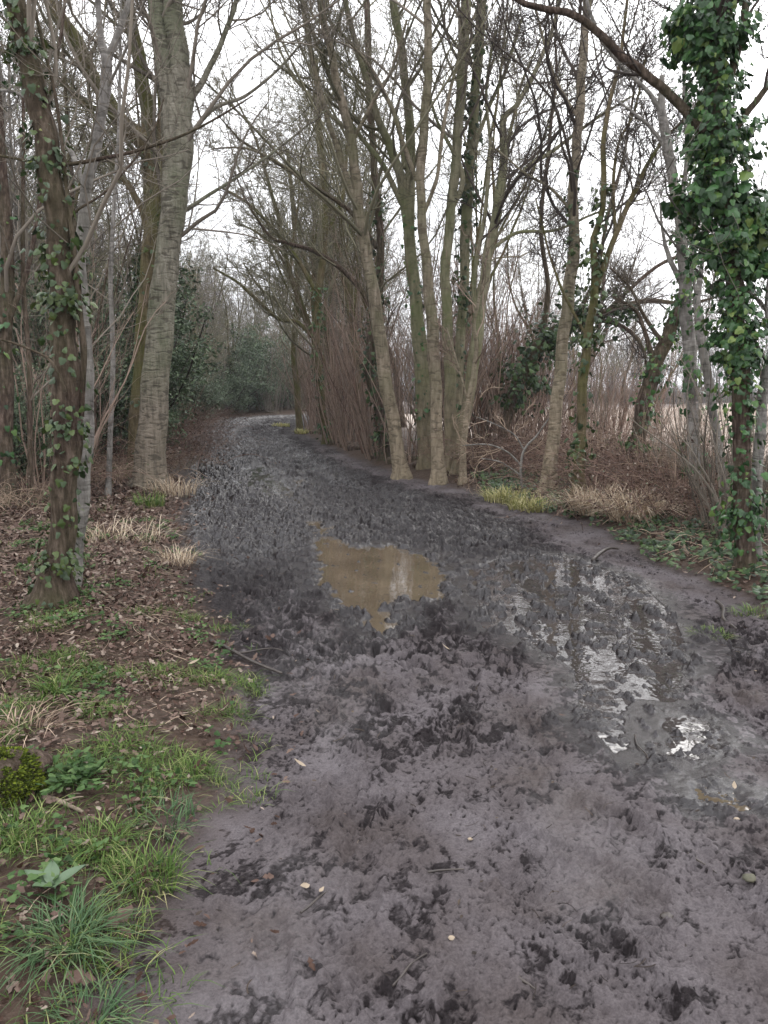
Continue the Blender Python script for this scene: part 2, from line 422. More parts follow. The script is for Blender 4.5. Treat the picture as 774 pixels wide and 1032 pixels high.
# ------------------------------------------------------------------ terrain
def poly_world(pts, z=0.0): return np.array([g0(x, y, z) for x, y in pts])
def sdf(poly, x, y):
    d = np.full(x.shape, 1e9); inside = np.zeros(x.shape, bool)
    n = len(poly)
    for i in range(n):
        ax, ay = poly[i]; bx, by = poly[(i+1) % n]
        ex, ey = bx-ax, by-ay
        t = np.clip(((x-ax)*ex+(y-ay)*ey)/(ex*ex+ey*ey), 0, 1)
        d = np.minimum(d, (x-ax-ex*t)**2+(y-ay-ey*t)**2)
        c = ((ay > y) != (by > y)) & (x < ex*(y-ay)/((by-ay) if by != ay else 1e-9)+ax)
        inside ^= c
    d = np.sqrt(d)
    return np.where(inside, -d, d)
PUD = [
 # polygon, depth of basin, material, spread of the sheet, how much clods stay
 (poly_world([(311,526),(322,521),(331,538),(352,548),(392,549),(432,560),(452,580),(450,596),(425,600),(402,606),(392,628),(378,636),(362,622),(338,600),(322,575),(324,556),(318,540)]), .026, 'water_brown', .16, .55, 'shallow muddy brown puddle in the middle of the path'),
 (poly_world([(478,575),(520,560),(560,562),(600,572),(640,590),(668,618),(680,650),(672,690),(690,748),(640,765),(598,722),(590,675),(560,655),(530,640),(495,632),(490,605)]), .011, 'water_clear', .12, 1.15, None),
 (poly_world([(296,484),(304,482),(306,491),(298,492)]), .02, 'water_brown', .05, .3, None),
 (poly_world([(682,735),(696,722),(706,748),(700,775),(688,765)]), .012, 'water_clear', .03, .5, None),
 (poly_world([(236,478),(262,470),(292,492),(300,510),(262,500)]), .005, 'water_clear', .12, .8, None),
 (poly_world([(700,792),(735,790),(740,806),(712,808)]), .012, 'water_brown', .02, .6, None),
]
ZW = [Hs(p[0][:, 0].mean(), p[0][:, 1].mean())-.014 for p in PUD]

ys = [-14.0]
while ys[-1] < 1.0: ys.append(ys[-1]+max(.02, .28*abs(1.2-ys[-1])*.25+.01))
while ys[-1] < 62: ys.append(ys[-1]+max(.0055, ys[-1]*.0024))
while ys[-1] < 900: ys.append(ys[-1]+(ys[-1]-61)*.12+.3)
ys = np.array(ys)
lo = [0.0]; st = .014
while lo[-1] < 700: lo.append(lo[-1]+st); st = min(st*1.035, 40) if lo[-1] > 1.5 else .02
lo = np.array(lo[1:])
NC = 620
s = np.linspace(0, 1, NC)
Yg = ys[:, None]
L0 = XL(Yg)-.35; R0 = XR(Yg)+.35
Xg = np.concatenate([L0-lo[None, ::-1], L0+(R0-L0)*s[None, :], R0+lo[None, :]], 1)
Yg = np.broadcast_to(Yg, Xg.shape).copy()
nr, nc = Xg.shape
X, Y = Xg.ravel(), Yg.ravel()
print('terrain', nr, nc, X.size)
Z = H(X, Y)
dl = XL(Y)-X; dr = X-XR(Y)
edge = np.minimum(-dl, -dr)+.16*fbm(X/.45, Y/.45, 3, 21)+.05*fbm(X/.12, Y/.12, 2, 22)   # >0 inside the path
sel = np.flatnonzero((edge > -1.0) & (Y > -14) & (Y < 70))
xs_, ys_ = X[sel], Y[sel]
mud = ss(-.26, .06, edge)
dark = np.zeros(X.size); wet = np.zeros(X.size)
e = ss(-.05, .22, edge[sel])
mid = (xs_-XL(ys_))/(XR(ys_)-XL(ys_))
# churned far and left, smoother in the foreground and down the right flank
rightband = ss(.74, .92, mid+.09*fbm(xs_/.8, ys_/.8, 2, 30))*ss(4.6, 6.0, ys_)
churn = ss(3.2, 5.2, ys_+1.1*fbm(xs_/.7, ys_/.7, 3, 31))*(1-.8*rightband)
churn = np.clip(.30+.70*churn-.15*rightband, 0, 1)
lumps = fbm(xs_/.16, ys_/.16, 4, 41, .6)
rid = 1-np.abs(fbm(xs_/.11, ys_/.13, 3, 42, .55))*2.4
wo = worley(xs_/.13, ys_/.17, 1)
wo2 = worley(xs_/.06, ys_/.07, 2)
clod = .034*lumps+.026*(rid-.6)-.040*ss(.46, .12, wo)+.016*(wo2-.5)+.030*(ss(.0, .22, lumps)-.5)
crumb = ss(-.12, .22, fbm(xs_/.33, ys_/.38, 3, 57))
fine = fbm(xs_/.050, ys_/.056, 3, 58, .6)
fine2 = fbm(xs_/.11, ys_/.13, 3, 59, .6)
cluster = ss(-.02, .32, fbm(xs_/.42, ys_/.42, 3, 51))
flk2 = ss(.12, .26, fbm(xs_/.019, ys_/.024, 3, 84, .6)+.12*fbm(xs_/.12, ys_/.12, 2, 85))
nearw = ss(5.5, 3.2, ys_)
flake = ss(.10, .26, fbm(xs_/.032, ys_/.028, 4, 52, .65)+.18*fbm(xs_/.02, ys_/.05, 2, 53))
pock = (flake*(1-.62*nearw)+flk2*.8*nearw)*(.22+.30*nearw+(.78-.40*nearw)*cluster)  # sunken pits; dk puts their shade, with organic matter, into the colour
zz = clod*churn*1.0+pock*(-.024)*(1-.5*churn)+(.25+.75*crumb)*(.009*ss(-.05, .12, fine)+.012*ss(-.04, .10, fine2)+.006*np.abs(fine))*(1-.55*rightband)
# boot prints trodden in
rp = np.random.default_rng(77)
dprint = np.zeros(xs_.size)
order = None
for q in range(420):
    yy = 1.6+rp.random()**1.5*11; a, b_ = float(XL(yy)), float(XR(yy))
    xx = a+(b_-a)*rp.uniform(.06, .97); an = rp.normal(0, .35)+(.12)
    w = np.flatnonzero((np.abs(ys_-yy) < .22) & (np.abs(xs_-xx) < .22))
    if not len(w): continue
    u = (xs_[w]-xx)*math.cos(an)+(ys_[w]-yy)*math.sin(an); v = -(xs_[w]-xx)*math.sin(an)+(ys_[w]-yy)*math.cos(an)
    r_ = np.sqrt((u/.052)**2+(v/.145)**2)+.20*perlin(xs_[w]/.03, ys_[w]/.03, q % 50)
    inn = ss(1.05, .75, r_); rim = np.exp(-((r_-1.25)/.22)**2)
    dep = rp.uniform(.012, .028)
    dprint[w] = dprint[w]*(1-inn)-dep*inn*(1+.35*np.sign(np.sin(v*260))*.5)+rim*dep*.6*(1+1.2*perlin(xs_[w]/.02, ys_[w]/.02, 9))
zz = zz+dprint*(1-.35*churn)+ss(8, 20, ys_)*.07*(1-.5*rightband)*(ss(-.2, .2, fbm(xs_/.38, ys_/.5, 3, 67))-.5)
zz *= e*(1-.28*ss(4.2, 2.4, ys_))
# long ruts left by wheels further along
rut = -.03*np.exp(-((mid-.36)/.05)**2)*ss(9, 14, ys_)-.03*np.exp(-((mid-.62)/.05)**2)*ss(9, 14, ys_)
zz += rut
zt = Z[sel]+zz
wetv = .10-.25*rightband-.2*ss(.55, .8, mid)*ss(5.5, 4, ys_)-.55*ss(20, 34, ys_)+.5*churn*ss(4.5, 9, ys_)*(1-.8*rightband)+.35*ss(.0, .4, fbm(xs_/.9, ys_/1.4, 3, 61))+.35*ss(.55, .25, mid)*ss(5, 9, ys_)
dk = .08+(.55-.25*ss(4.5, 3, ys_))*ss(.0, .30, fbm(xs_/.085, ys_/.075, 4, 55, .6)+.10*fbm(xs_/.9, ys_/.9, 2, 56))*churn+.62*pock*(1-.35*churn)+.35*(1-ss(-.05,.05,fine2))*crumb*(1-rightband)+.62*ss(3.8, 8.5, ys_)*(1-.75*rightband)+.25*ss(16, 26, ys_)+.22*ss(.1, -.25, fbm(xs_/1.1, ys_/1.6, 3, 66))+.20*ss(3.2, 5.0, ys_)*churn  # hollow shade and, with distance, the thicket's dark reflection put into mud colour
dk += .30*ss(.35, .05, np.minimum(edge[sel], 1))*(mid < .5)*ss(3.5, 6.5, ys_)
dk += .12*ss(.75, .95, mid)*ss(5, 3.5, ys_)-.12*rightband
for (poly, dep, mt, spread, keep, lab), zw in zip(PUD, ZW):
    cx, cy = poly.mean(0); R = np.hypot(*(poly-poly.mean(0)).T).max()+1
    w = np.flatnonzero(np.hypot(xs_-cx, ys_-cy) < R)
    sd = sdf(poly, xs_[w], ys_[w])
    ring = (sd > .06) & (sd < spread+.20)
    zt[w[ring]] = np.maximum(zt[w[ring]], zw+.004+.004*perlin(xs_[w[ring]]/.1, ys_[w[ring]]/.1, 8))
for (poly, dep, mt, spread, keep, lab), zw in zip(PUD, ZW):
    cx, cy = poly.mean(0); R = np.hypot(*(poly-poly.mean(0)).T).max()+1
    w = np.flatnonzero(np.hypot(xs_-cx, ys_-cy) < R)
    sd = sdf(poly, xs_[w], ys_[w])
    sdn = sd+(.12 if keep > .7 else .24)*fbm(xs_[w]/.33, ys_[w]/.42, 3, 71)+.03*perlin(xs_[w]/.05, ys_[w]/.06, 72)
    k = ss(.06, -.10, sdn)
    relief = (zz[w]-np.median(zz[w]))*keep
    zin = zw-dep+relief+.004
    lift = np.maximum(zt[w], np.where(sdn < .25, zw+.003+.012*ss(0, .12, sdn), -9)) if keep < .6 else zt[w]
    zt[w] = lift*(1-k)+zin*k
    wetv[w] = np.maximum(wetv[w], ss(.35, .0, sdn)*.95); dk[w] = dk[w]+.45*ss(.28, .02, sdn)
    if keep > .6: dk[w] = dk[w]*(1-k)+np.clip(dk[w]+.15, 0, 1)*k
Z[sel] = zt
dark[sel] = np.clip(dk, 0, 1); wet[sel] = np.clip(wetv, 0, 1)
wet[edge < 0] *= .3
# soil outside the path
out = edge < .1
Z[out] += (.012*fbm(X[out]/.12, Y[out]/.12, 3, 81))*ss(.1, -.2, edge[out])
field = ss(3.2, 5.2, dr+.5*fbm(X/2., Y/2., 2, 91))*ss(9, 14, Y)
VV = np.stack([X, Y, Z], 1)
ii = (np.arange(nr-1)[:, None]*nc+np.arange(nc-1)[None, :]).ravel()
quads = np.stack([ii, ii+1, ii+nc+1, ii+nc], 1)
mq = edge[quads].mean(1)
isp = (mq > 0) & (Y[ii] < 75)
def sub(name, fq):
    used, inv = np.unique(fq, return_inverse=True)
    me = mesh(name, VV[used], [inv.reshape(fq.shape)])
    for nm, arr in (('mud', mud), ('dark', dark), ('wet', wet), ('field', field)):
        a = me.attributes.new(nm, 'FLOAT', 'POINT'); a.data.foreach_set('value', arr[used].astype(np.float32))
    return me
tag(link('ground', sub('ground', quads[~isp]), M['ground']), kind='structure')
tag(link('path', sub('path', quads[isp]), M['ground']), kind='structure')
# water sheets
for k_, ((poly, dep, mt, spread, keep, lab), zw) in enumerate(zip(PUD, ZW)):
    lo_, hi_ = poly.min(0)-spread-.1, poly.max(0)+spread+.1
    q_ = .03
    gx = np.arange(lo_[0], hi_[0], q_); gy = np.arange(lo_[1], hi_[1], q_)
    A_, B_ = np.meshgrid(gx, gy); nx = len(gx)
    ok_ = sdf(poly, A_.ravel(), B_.ravel()).reshape(A_.shape) < spread+.08
    cell = ok_[:-1, :-1] & ok_[1:, :-1] & ok_[:-1, 1:] & ok_[1:, 1:]
    jy, jx = np.nonzero(cell); i0 = jy*nx+jx
    fq = np.stack([i0, i0+1, i0+nx+1, i0+nx], 1)
    used_, inv_ = np.unique(fq, return_inverse=True)
    Vq = np.stack([A_.ravel(), B_.ravel(), np.full(A_.size, zw)], 1)[used_]
    me = mesh('puddle', Vq, [inv_.reshape(fq.shape)])
    tag(link('puddle', me, M[mt]), kind='structure')

# ------------------------------------------------------------------ trees
def ivy_on(geo, r, pts, rad, t0, t1, n, off=.06, size=.06, drop=.5):
    """leaves clothing a stem; pts (n,3)"""
    m = len(pts)
    t = r.uniform(t0, t1, n)
    # clumps along the stem
    t = np.clip(t+.02*np.sin(t*40), t0, t1)
    f = t*(m-1); i = np.minimum(f.astype(int), m-2); w = (f-i)[:, None]
    p = pts[i]*(1-w)+pts[i+1]*w; rd = rad[i]*(1-w[:, 0])+rad[i+1]*w[:, 0]
    T = norm(pts[i+1]-pts[i])
    a = r.uniform(0, 2*PI, n)
    A = norm(np.cross(T, np.array([0.02, 1.0, 0.03]))); B = np.cross(T, A)
    rad_dir = A*np.cos(a)[:, None]+B*np.sin(a)[:, None]
    lump = .25+.75*ss(-.25, .35, perlin(t*m*.55+a*.2, np.cos(a)*1.2, 5))
    keep = r.random(n) < lump+.15
    o = off*(r.random(n)**1.3)*(.5+1.0*lump)
    pos = p+rad_dir*(rd+o+.006)[:, None]
    nr_ = norm(rad_dir+r.normal(0, .45, (n, 3))+np.array([0, 0, .35]))
    tip = np.array([[0, 0, -1.0]])*drop*2+r.normal(0, .5, (n, 3))+rad_dir*.4
    sz = size*r.uniform(.35, 1.3, n)
    scatter(geo, IVY, pos[keep], nr_[keep], tip[keep], sz[keep])

def crown_from(geo, r, pts, rd, L, counts, t0=.35, scale=1.0, up=.18, minr=.0035, wob=.22, bias=None):
    """three generations of branches on the given stems"""
    c1, c2, c3 = counts
    a = spawn(r, pts, rd, c1, t0, 1.0, .5, 1.15, .42, L, .45, up*.5, bias)
    a = (a[0], a[1], np.clip(a[2], .5, 4.5)*scale, np.clip(a[3], minr*1.8, minr*9))
    p1, r1 = grow(r, *a, 9, wob, up*.55, .25); tubes(geo, p1, r1, 5)
    b = spawn(r, p1, r1, c2, .12, 1.0, .4, 1.1, .48, a[2], .5, up*.3)
    b = (b[0], b[1], np.clip(b[2], .25, 2.0), np.maximum(b[3], minr*1.2))
    p2, r2 = grow(r, *b, 6, wob*1.15, up*.3, .4); tubes(geo, p2, r2, 4)
    c = spawn(r, p2, r2, c3, .1, 1.0, .4, 1.1, .5, b[2], .6, up*.2)
    c = (c[0], c[1], np.clip(c[2], .15, .8), np.maximum(c[3], minr))
    p3, r3 = grow(r, *c, 4, wob*1.3, up*.2, .5); tubes(geo, p3, np.maximum(r3, minr*.55), 3)

def hero(name, label, cat, base, stems, mat, twig, Y=None, crown=(9, 7, 5), t0=.35, ivy=None, seed=1, sides=14, group=None, dY=None, flare=.5, up=.18, minr=.0035, cscale=1.0, bias=None, ivymat='ivy', ws=1.0):
    r = np.random.default_rng(seed)
    b = G(*base) if Y is None else None
    if b is None:
        q = P(base[0], base[1], Y); b = Vector((q.x, q.y, Hs(q.x, q.y)))
    D = b.y
    root = thing(name, label, cat, b, group)
    tg = Geo(); cg = Geo(); ig = Geo()
    org = np.array(b)
    for si, st in enumerate(stems):
        opts = st[0] if isinstance(st[0], dict) else {}
        pl = st[1:] if isinstance(st[0], dict) else st
        d0 = opts.get('d', 0.0); d1 = opts.get('d1', d0)
        P_ = []; Wd = []
        for k, (x, y, w) in enumerate(pl):
            dd = D+d0+(d1-d0)*k/max(1, len(pl)-1)
            P_.append(np.array(P(x, y, dd))); Wd.append(w/2/F*dd)
        P_ = np.array(P_)
        ground = opts.get('ground', si == 0)
        if ground:
            P_[0][2] = Hs(P_[0][0], P_[0][1])-.05
        n = max(24, len(pl)*6)
        pts = spline(P_, n)-org; wd = np.maximum(spline(np.array(Wd)[:, None], n)[:, 0]*.70*ws, .003)
        # carry the stem on above the frame
        ext = opts.get('ext', 3.0 if pl[-1][1] <= 0 else 0.0)
        if ext > 0:
            dd = norm(pts[-1]-pts[-4]); dd = norm(dd*.8+np.array([0, 0, .6]))
            e_, er = grow(r, pts[-1:], dd[None], np.array([ext]), wd[-1:], 10, .12, .1, .15)
            pts = np.concatenate([pts, e_[0, 1:]]); wd = np.concatenate([wd, er[0, 1:]]); n = len(pts)
        pts = pts+np.stack([.010*np.sin(np.arange(n)*.9+si), .010*np.cos(np.arange(n)*.7+si), 0*pts[:, 0]], 1)*(np.minimum(wd[:, None], .08)/.08)
        if ground and flare:
            wd = wd*(1+flare*1.15*np.exp(-np.maximum(pts[:, 2], 0)/.13))
        big = wd[:6].mean() > .03
        # resample densely for trunks
        nn = int(min(160, max(24, np.linalg.norm(np.diff(pts, axis=0), axis=1).sum()/.07))) if big else n
        tt = np.linspace(0, n-1, nn)
        pts = np.stack([np.interp(tt, np.arange(n), pts[:, a]) for a in range(3)], 1); wd = np.interp(tt, np.arange(n), wd)
        tubes(tg, pts[None], wd[None], sides if big else 7, rough=.045 if big else 0, cap=True)
        L = np.linalg.norm(np.diff(pts, axis=0), axis=1).sum()
        cc = opts.get('crown', crown)
        if cc:
            crown_from(cg, r, pts[None], wd[None], np.array([L]), cc, opts.get('t0', t0), cscale, up, minr, bias=bias)
        iv = opts.get('ivy', ivy if si == 0 else None)
        if iv:
            for v_ in (iv if isinstance(iv, list) else [iv]): ivy_on(ig, r, pts, wd, *v_)
    link('trunk', tg.build('trunk'), M[mat], root)
    if cg.n: link('crown', cg.build('crown'), M[twig], root)
    if ig.n: link('ivy', ig.build('ivy', False), M[ivymat], root)
    return root

hero('tree', 'dark reddish trunk with trailing ivy close by on the left, leaves around its foot', 'tree', (55, 607),
  [[(52,607,44),(60,560,32),(66,480,32),(68,410,36),(64,340,30),(61,265,27),(53,190,26),(42,120,26),(28,60,24),(15,0,22),(-5,-110,18)],
   [{'crown': (5,5,4), 't0': .3}, (82,420,6),(84,360,8),(79,300,8),(74,250,7),(66,180,5),(58,110,4),(40,30,4),(20,-40,3)],
   [{'crown': (6,4,3), 't0': .2, 'ext': 0}, (55,168,5),(85,163,4.5),(130,154,4),(180,138,3),(220,118,2.5),(255,96,1.5)],
   [{'crown': (3,3,3), 'ext': 0}, (50,172,4),(25,162,3.5),(-5,156,3),(-40,150,2)],
   [{'crown': (4,4,3), 'ext': 0}, (55,250,3),(75,215,3),(110,190,2.5),(150,140,2),(165,100,1.5)],
   [{'crown': (2,2,2), 'ext': 0, 'd': -.3}, (66,395,4),(52,365,3.5),(30,352,3),(0,342,2.5),(-30,338,2)]],
  'bark_dark', 'twig', crown=(9,6,5), t0=.4, ivy=[(.0, .95, 1700, .06, .040), (.34, .48, 260, .08, .042)], seed=11, ws=1.17, minr=.0018, ivymat='ivy_yellow', flare=.6)
hero('tree', 'pale grey forked trunk growing just behind the dark ivy-hung trunk on the left', 'tree', (74, 590),
  [[{'d': 0}, (72,590,19),(80,530,18),(85,470,18),(88,410,17),(86,340,15),(81,270,14),(86,200,13),(98,140,12),(106,90,13),(107,62,12),(100,25,7),(97,-60,6),(92,-140,5)],
   [(106,70,9),(118,35,8),(130,0,7),(150,-90,6)],
   [{'ext': 0, 'crown': (6,5,4), 'd1': .8}, (88,195,6),(70,150,6),(50,120,5),(20,95,4),(-10,90,3)]],
  'bark_grey', 'twig_grey', crown=(7,6,5), t0=.5, seed=12, ws=1.15, minr=.0018, flare=.1)
hero('tree', 'stout grey-green trunk with ringed bark left of the path, mossy at its foot', 'tree', (155, 490),
  [[(150,490,46),(153,440,43),(157,380,39),(164,300,36),(170,250,33),(177,190,37),(179,130,42),(172,95,31),(162,40,26),(156,-20,23),(150,-130,18)],
   [(181,125,30),(184,95,30),(179,50,28),(173,0,26),(170,-110,18)],
   [(186,108,10),(205,80,8),(222,45,7),(238,0,6),(250,-70,5)],
   [{'ext': 0, 'crown': (9,6,5), 't0': .15}, (183,215,6),(205,200,5),(240,178,4),(280,150,3),(330,110,2)],
   [{'ext': 0, 'crown': (8,6,5)}, (188,140,6),(215,110,5),(250,95,4),(290,60,3),(320,20,2)]],
  'bark_big', 'twig', crown=(20,9,6), t0=.35, seed=13, flare=.35, minr=.0038)
hero('tree', 'brown mossy trunk dividing into heavy limbs, right behind the stout ringed trunk', 'tree', (138, 478),
  [[(136,478,26),(140,400,23),(146,330,24),(152,260,26),(157,200,30),(154,152,30),(125,125,22),(96,82,20),(76,40,19),(50,0,18),(25,-90,15)],
   [(153,160,20),(148,110,18),(140,60,18),(128,0,16),(118,-100,13)],
   [(158,165,16),(165,110,16),(163,60,15),(160,0,14),(158,-90,11)],
   [(150,235,9),(140,205,9),(128,185,8),(110,160,6),(95,120,5),(85,60,4)],
   [{'ext': 0}, (110,112,8),(85,105,7),(60,80,6),(30,60,5),(-5,50,4)]],
  'bark_moss', 'twig_olive', crown=(18,9,6), t0=.35, ivy=(.0, .5, 260, .10, .07), ivymat='ivy_yellow', seed=14, minr=.0038)
for k_, (bx, by, tx, lab) in enumerate([(30, 508, 22, 'thin leaning sapling between the left-edge trunk and the ivy-hung one'), (108, 500, 122, 'thin grey sapling seen between the pale forked trunk and the mossy one'), (98, 478, 60, 'slim sapling leaning left behind the pale forked trunk')]):
    hero('sapling', lab, 'sapling', (bx, by), [[(bx,by,8),(bx+(tx-bx)*.25+2,by-120,7),(bx+(tx-bx)*.5-3,by-240,6),(bx+(tx-bx)*.8,by-360,4.5),(tx,by-500,3)]], 'bark_grey' if k_ == 1 else 'bark_dark', 'twig', crown=(14,7,5), t0=.2, seed=60+k_, minr=.003)
hero('tree', 'dark slender trunk at the very left edge of the wood', 'tree', (5, 505),
  [[(8,505,22),(6,420,20),(5,330,20),(8,260,17),(0,150,15),(-12,0,12),(-16,-80,10)],
   [(6,330,8),(25,280,7),(38,220,6),(45,130,5),(62,30,4),(70,-50,3)]],
  'bark_dark', 'twig', crown=(9,7,5), t0=.3, ivy=(.05, .8, 220, .06, .07), seed=15, minr=.003)
# the clump on the right of the path
CL = dict(minr=.0038)
hero('tree', 'tan ringed trunk leaning left over the path, first of the clump on the right', 'tree', (405, 482),
  [[(405,482,23),(399,440,20),(388,380,19),(380,320,18),(372,270,17),(362,215,15),(359,180,14),(352,130,12),(342,95,12),(333,50,10),(322,0,9),(312,-90,7)],
   [(359,205,8),(342,155,8),(326,105,7),(315,60,6),(304,0,5),(296,-70,4)],
   [{'ext': 0, 'crown': (8,6,4)}, (352,150,6),(372,110,5),(395,70,4),(410,20,3)],
   [{'ext': 0, 'crown': (9,6,5)}, (365,235,5),(330,205,5),(290,170,4),(250,150,3),(215,150,2)]],
  'bark_tan', 'twig_olive', crown=(17,9,6), t0=.35, seed=21, bias=(-.1,0,0), **CL)
hero('tree', 'straight tan ringed trunk standing at the path edge right of the leaning one', 'tree', (442, 484),
  [[(442,484,21),(440,420,17),(437,350,17),(432,290,15),(426,230,13),(424,180,12),(428,120,12),(432,60,11),(430,0,10),(432,-100,8)],
   [{'ext': 0}, (427,215,6),(440,180,5),(448,120,5),(462,60,4),(480,10,3)],
   [{'ext': 0}, (424,190,6),(408,150,6),(395,110,5),(375,70,4),(350,40,3)]],
  'bark_tan', 'twig', crown=(10,7,5), t0=.45, seed=22, **CL)
hero('tree', 'twin olive-green stems rising behind the straight ringed trunk', 'tree', (428, 472),
  [[(428,472,18),(425,400,18),(420,320,17),(414,260,16),(408,200,14),(398,160,12),(382,122,10),(368,75,8),(352,20,7),(340,-50,6)],
   [{'ground': True}, (434,474,16),(429,380,15),(420,300,13),(413,220,13),(414,150,13),(406,60,11),(396,0,10),(388,-100,8)],
   [{'ext': 0}, (410,215,8),(385,165,7),(365,140,6),(340,100,5),(325,50,4)],
   [{'ext': 0}, (408,170,6),(400,120,6),(378,80,5),(355,45,4),(325,15,3)]],
  'bark_olive', 'twig_olive', crown=(14,8,6), t0=.4, ivy=(.0, .35, 240, .08, .07), seed=23, **CL)
hero('tree', 'tall pair of stems in the clump, the right one sleeved in dark ivy', 'tree', (456, 474),
  [[(455,474,20),(454,400,17),(451,330,15),(449,270,14),(456,200,13),(462,130,13),(466,60,14),(470,0,13),(475,-100,10)],
   [{'ground': True, 'ivy': (.05, .97, 1500, .16, .075), 'd': .5}, (462,470,15),(462,380,14),(467,300,13),(470,220,15),(475,150,14),(480,80,13),(486,0,12),(492,-90,9)],
   [{'ext': 0}, (478,150,6),(492,110,5),(510,70,5),(525,20,4)],
   [{'ext': 0}, (456,210,7),(466,175,7),(440,120,4),(425,60,3)]],
  'bark_olive', 'twig', crown=(10,7,5), t0=.45, seed=24, ivymat='ivy_dark', **CL)
hero('tree', 'olive stem at the right of the clump curving outward to the right', 'tree', (462, 478),
  [[(459,478,14),(469,420,16),(478,360,17),(484,310,16),(492,255,14),(502,205,13),(508,155,11),(507,122,9),(522,104,7),(540,70,6),(558,25,5),(570,-40,4)],
   [{'ext': 0}, (482,330,7),(478,280,7),(488,220,6),(494,150,5),(490,90,4),(500,30,3)],
   [{'ext': 0}, (500,215,6),(525,175,6),(560,150,5),(600,120,4),(640,95,2.5)],
   [{'ext': 0}, (492,255,5),(520,235,5),(560,232,4),(600,215,3),(650,200,2)]],
  'bark_olive', 'twig_dark', crown=(15,9,6), t0=.3, seed=25, **CL)
hero('sapling', 'thin pale brown sapling standing close in front of the clump', 'sapling', (467, 484),
  [[(466,484,10),(468,440,9),(474,395,8),(480,355,6),(478,325,5),(486,285,4),(492,240,2.5)],
   [{'ext': 0}, (472,405,4),(462,370,3),(450,330,2)]],
  'bark_tan', 'stem_brown', crown=(7,4,3), t0=.4, seed=26, **CL)
hero('tree', 'tan trunk with a slight bend standing alone right of the clump behind yellow grass', 'tree', (553, 497),
  [[(551,497,24),(556,455,19),(562,400,18),(568,340,17),(574,290,17),(579,240,15),(577,200,13),(581,150,13),(585,100,12),(588,50,11),(592,0,10),(596,-100,8)],
   [{'ext': 0}, (583,120,5),(560,80,4),(545,30,3),(535,-20,2)],
   [{'ext': 0, 'crown': (7,6,4)}, (578,215,4),(555,190,4),(530,175,3),(500,150,2)]],
  'bark_tan', 'twig_dark', crown=(14,9,6), t0=.4, ivy=(.30, .52, 150, .05, .06), seed=27, ivymat='ivy_yellow', **CL)
hero('tree', 'slim mossy stem with yellow-green ivy just right of the lone tan trunk', 'tree', (584, 503),
  [[(582,503,22),(585,450,15),(588,380,14),(594,330,12),(600,285,11),(598,245,9),(608,205,8),(608,150,7),(613,110,6),(625,60,5),(632,0,4)],
   [{'ext': 0}, (601,290,8),(621,235,8),(640,192,7),(662,150,5),(690,120,3)],
   [{'ext': 0}, (621,235,5),(618,200,5),(622,150,4),(640,110,3),(650,60,2)],
   [{'ext': 0, 'crown': (9,7,5)}, (592,340,4),(570,300,4),(555,260,3),(540,200,2)]],
  'bark_moss', 'twig_dark', crown=(14,9,6), t0=.35, ivy=(.0, .55, 620, .09, .065), seed=28, ivymat='ivy_yellow', **CL)
hero('tree', 'dark bowed trunk buried in ivy, arching right behind the lone tan trunk', 'tree', (500, 462),
  [[{'ivy': (.15, .72, 2300, .42, .09)}, (503,462,16),(510,425,16),(524,385,18),(541,352,20),(562,332,15),(588,320,10),(620,311,8),(652,303,7),(690,306,5),(720,300,3)],
   [{'crown': (10,8,5), 'ext': 2}, (545,345,9),(552,290,7),(545,230,6),(552,160,5),(560,80,4)],
   [{'crown': (10,8,5), 'ext': 2}, (575,328,7),(600,280,6),(612,220,5),(630,150,4),(640,80,3)],
   [{'crown': (8,6,4), 'ext': 0}, (600,322,6),(625,328,6),(645,345,5),(652,370,3)],
   [{'crown': (10,8,5), 'ext': 0}, (610,315,6),(660,270,5),(710,245,4),(760,200,3)]],
  'bark_dark', 'twig_dark', crown=(12,7,5), t0=.5, seed=29, ivymat='ivy_dark', **CL)
hero('tree', 'short leaning trunk wrapped in ivy on its left side, in front of the pale field', 'tree', (642, 487),
  [[{'ivy': (.05, .8, 1300, .13, .065)}, (639,487,22),(644,440,22),(651,400,22),(664,360,20),(679,325,17),(690,290,12),(700,230,8),(708,150,6),(715,60,5),(718,-30,4)],
   [{'ext': 0}, (660,368,9),(650,335,6),(640,312,5),(618,300,3)],
   [{'ext': 0}, (668,345,7),(650,320,5),(635,290,4),(615,270,3)]],
  'bark_dark', 'twig', crown=(9,6,5), t0=.45, seed=30, **CL)
hero('tree', 'pale grey trunk with a broken-off snag top, left of the big ivy tree', 'tree', (700, 512),
  [[{'ivy': (.05, .55, 420, .08, .06)}, (702,512,19),(699,440,17),(696,370,17),(691,305,18),(688,250,15),(681,200,13),(673,150,14),(667,112,11),(667,76,6)],
   [{'ext': 0, 'crown': (4,4,3)}, (670,118,7),(655,95,6),(640,80,6),(622,62,6),(602,32,5),(590,-5,4),(580,-50,3)],
   [{'ext': 0, 'crown': (3,3,3)}, (690,290,8),(678,268,7),(672,252,6),(668,235,4),(665,205,2.5)],
   [{'ext': 0, 'crown': (4,4,3)}, (684,215,8),(692,160,6),(690,110,5),(688,40,4),(684,-30,3)],
   [{'ext': 0, 'crown': (3,3,3)}, (672,150,5),(655,128,5),(640,115,4),(620,100,3)]],
  'bark_grey', 'twig_grey', crown=None, seed=31, minr=.003)
hero('tree', 'slender pale grey stem leaning left between the snag and the big ivy tree', 'tree', (731, 520),
  [[(732,520,13),(725,455,12),(717,405,12),(708,345,12),(703,303,10),(707,270,6),(713,235,5),(718,150,4),(724,50,3),(726,-40,2.5)],
   [{'ext': 0}, (705,310,6),(698,275,4),(700,240,3),(690,200,2)]],
  'bark_grey', 'twig_grey', crown=(9,6,4), t0=.5, seed=32, minr=.003)
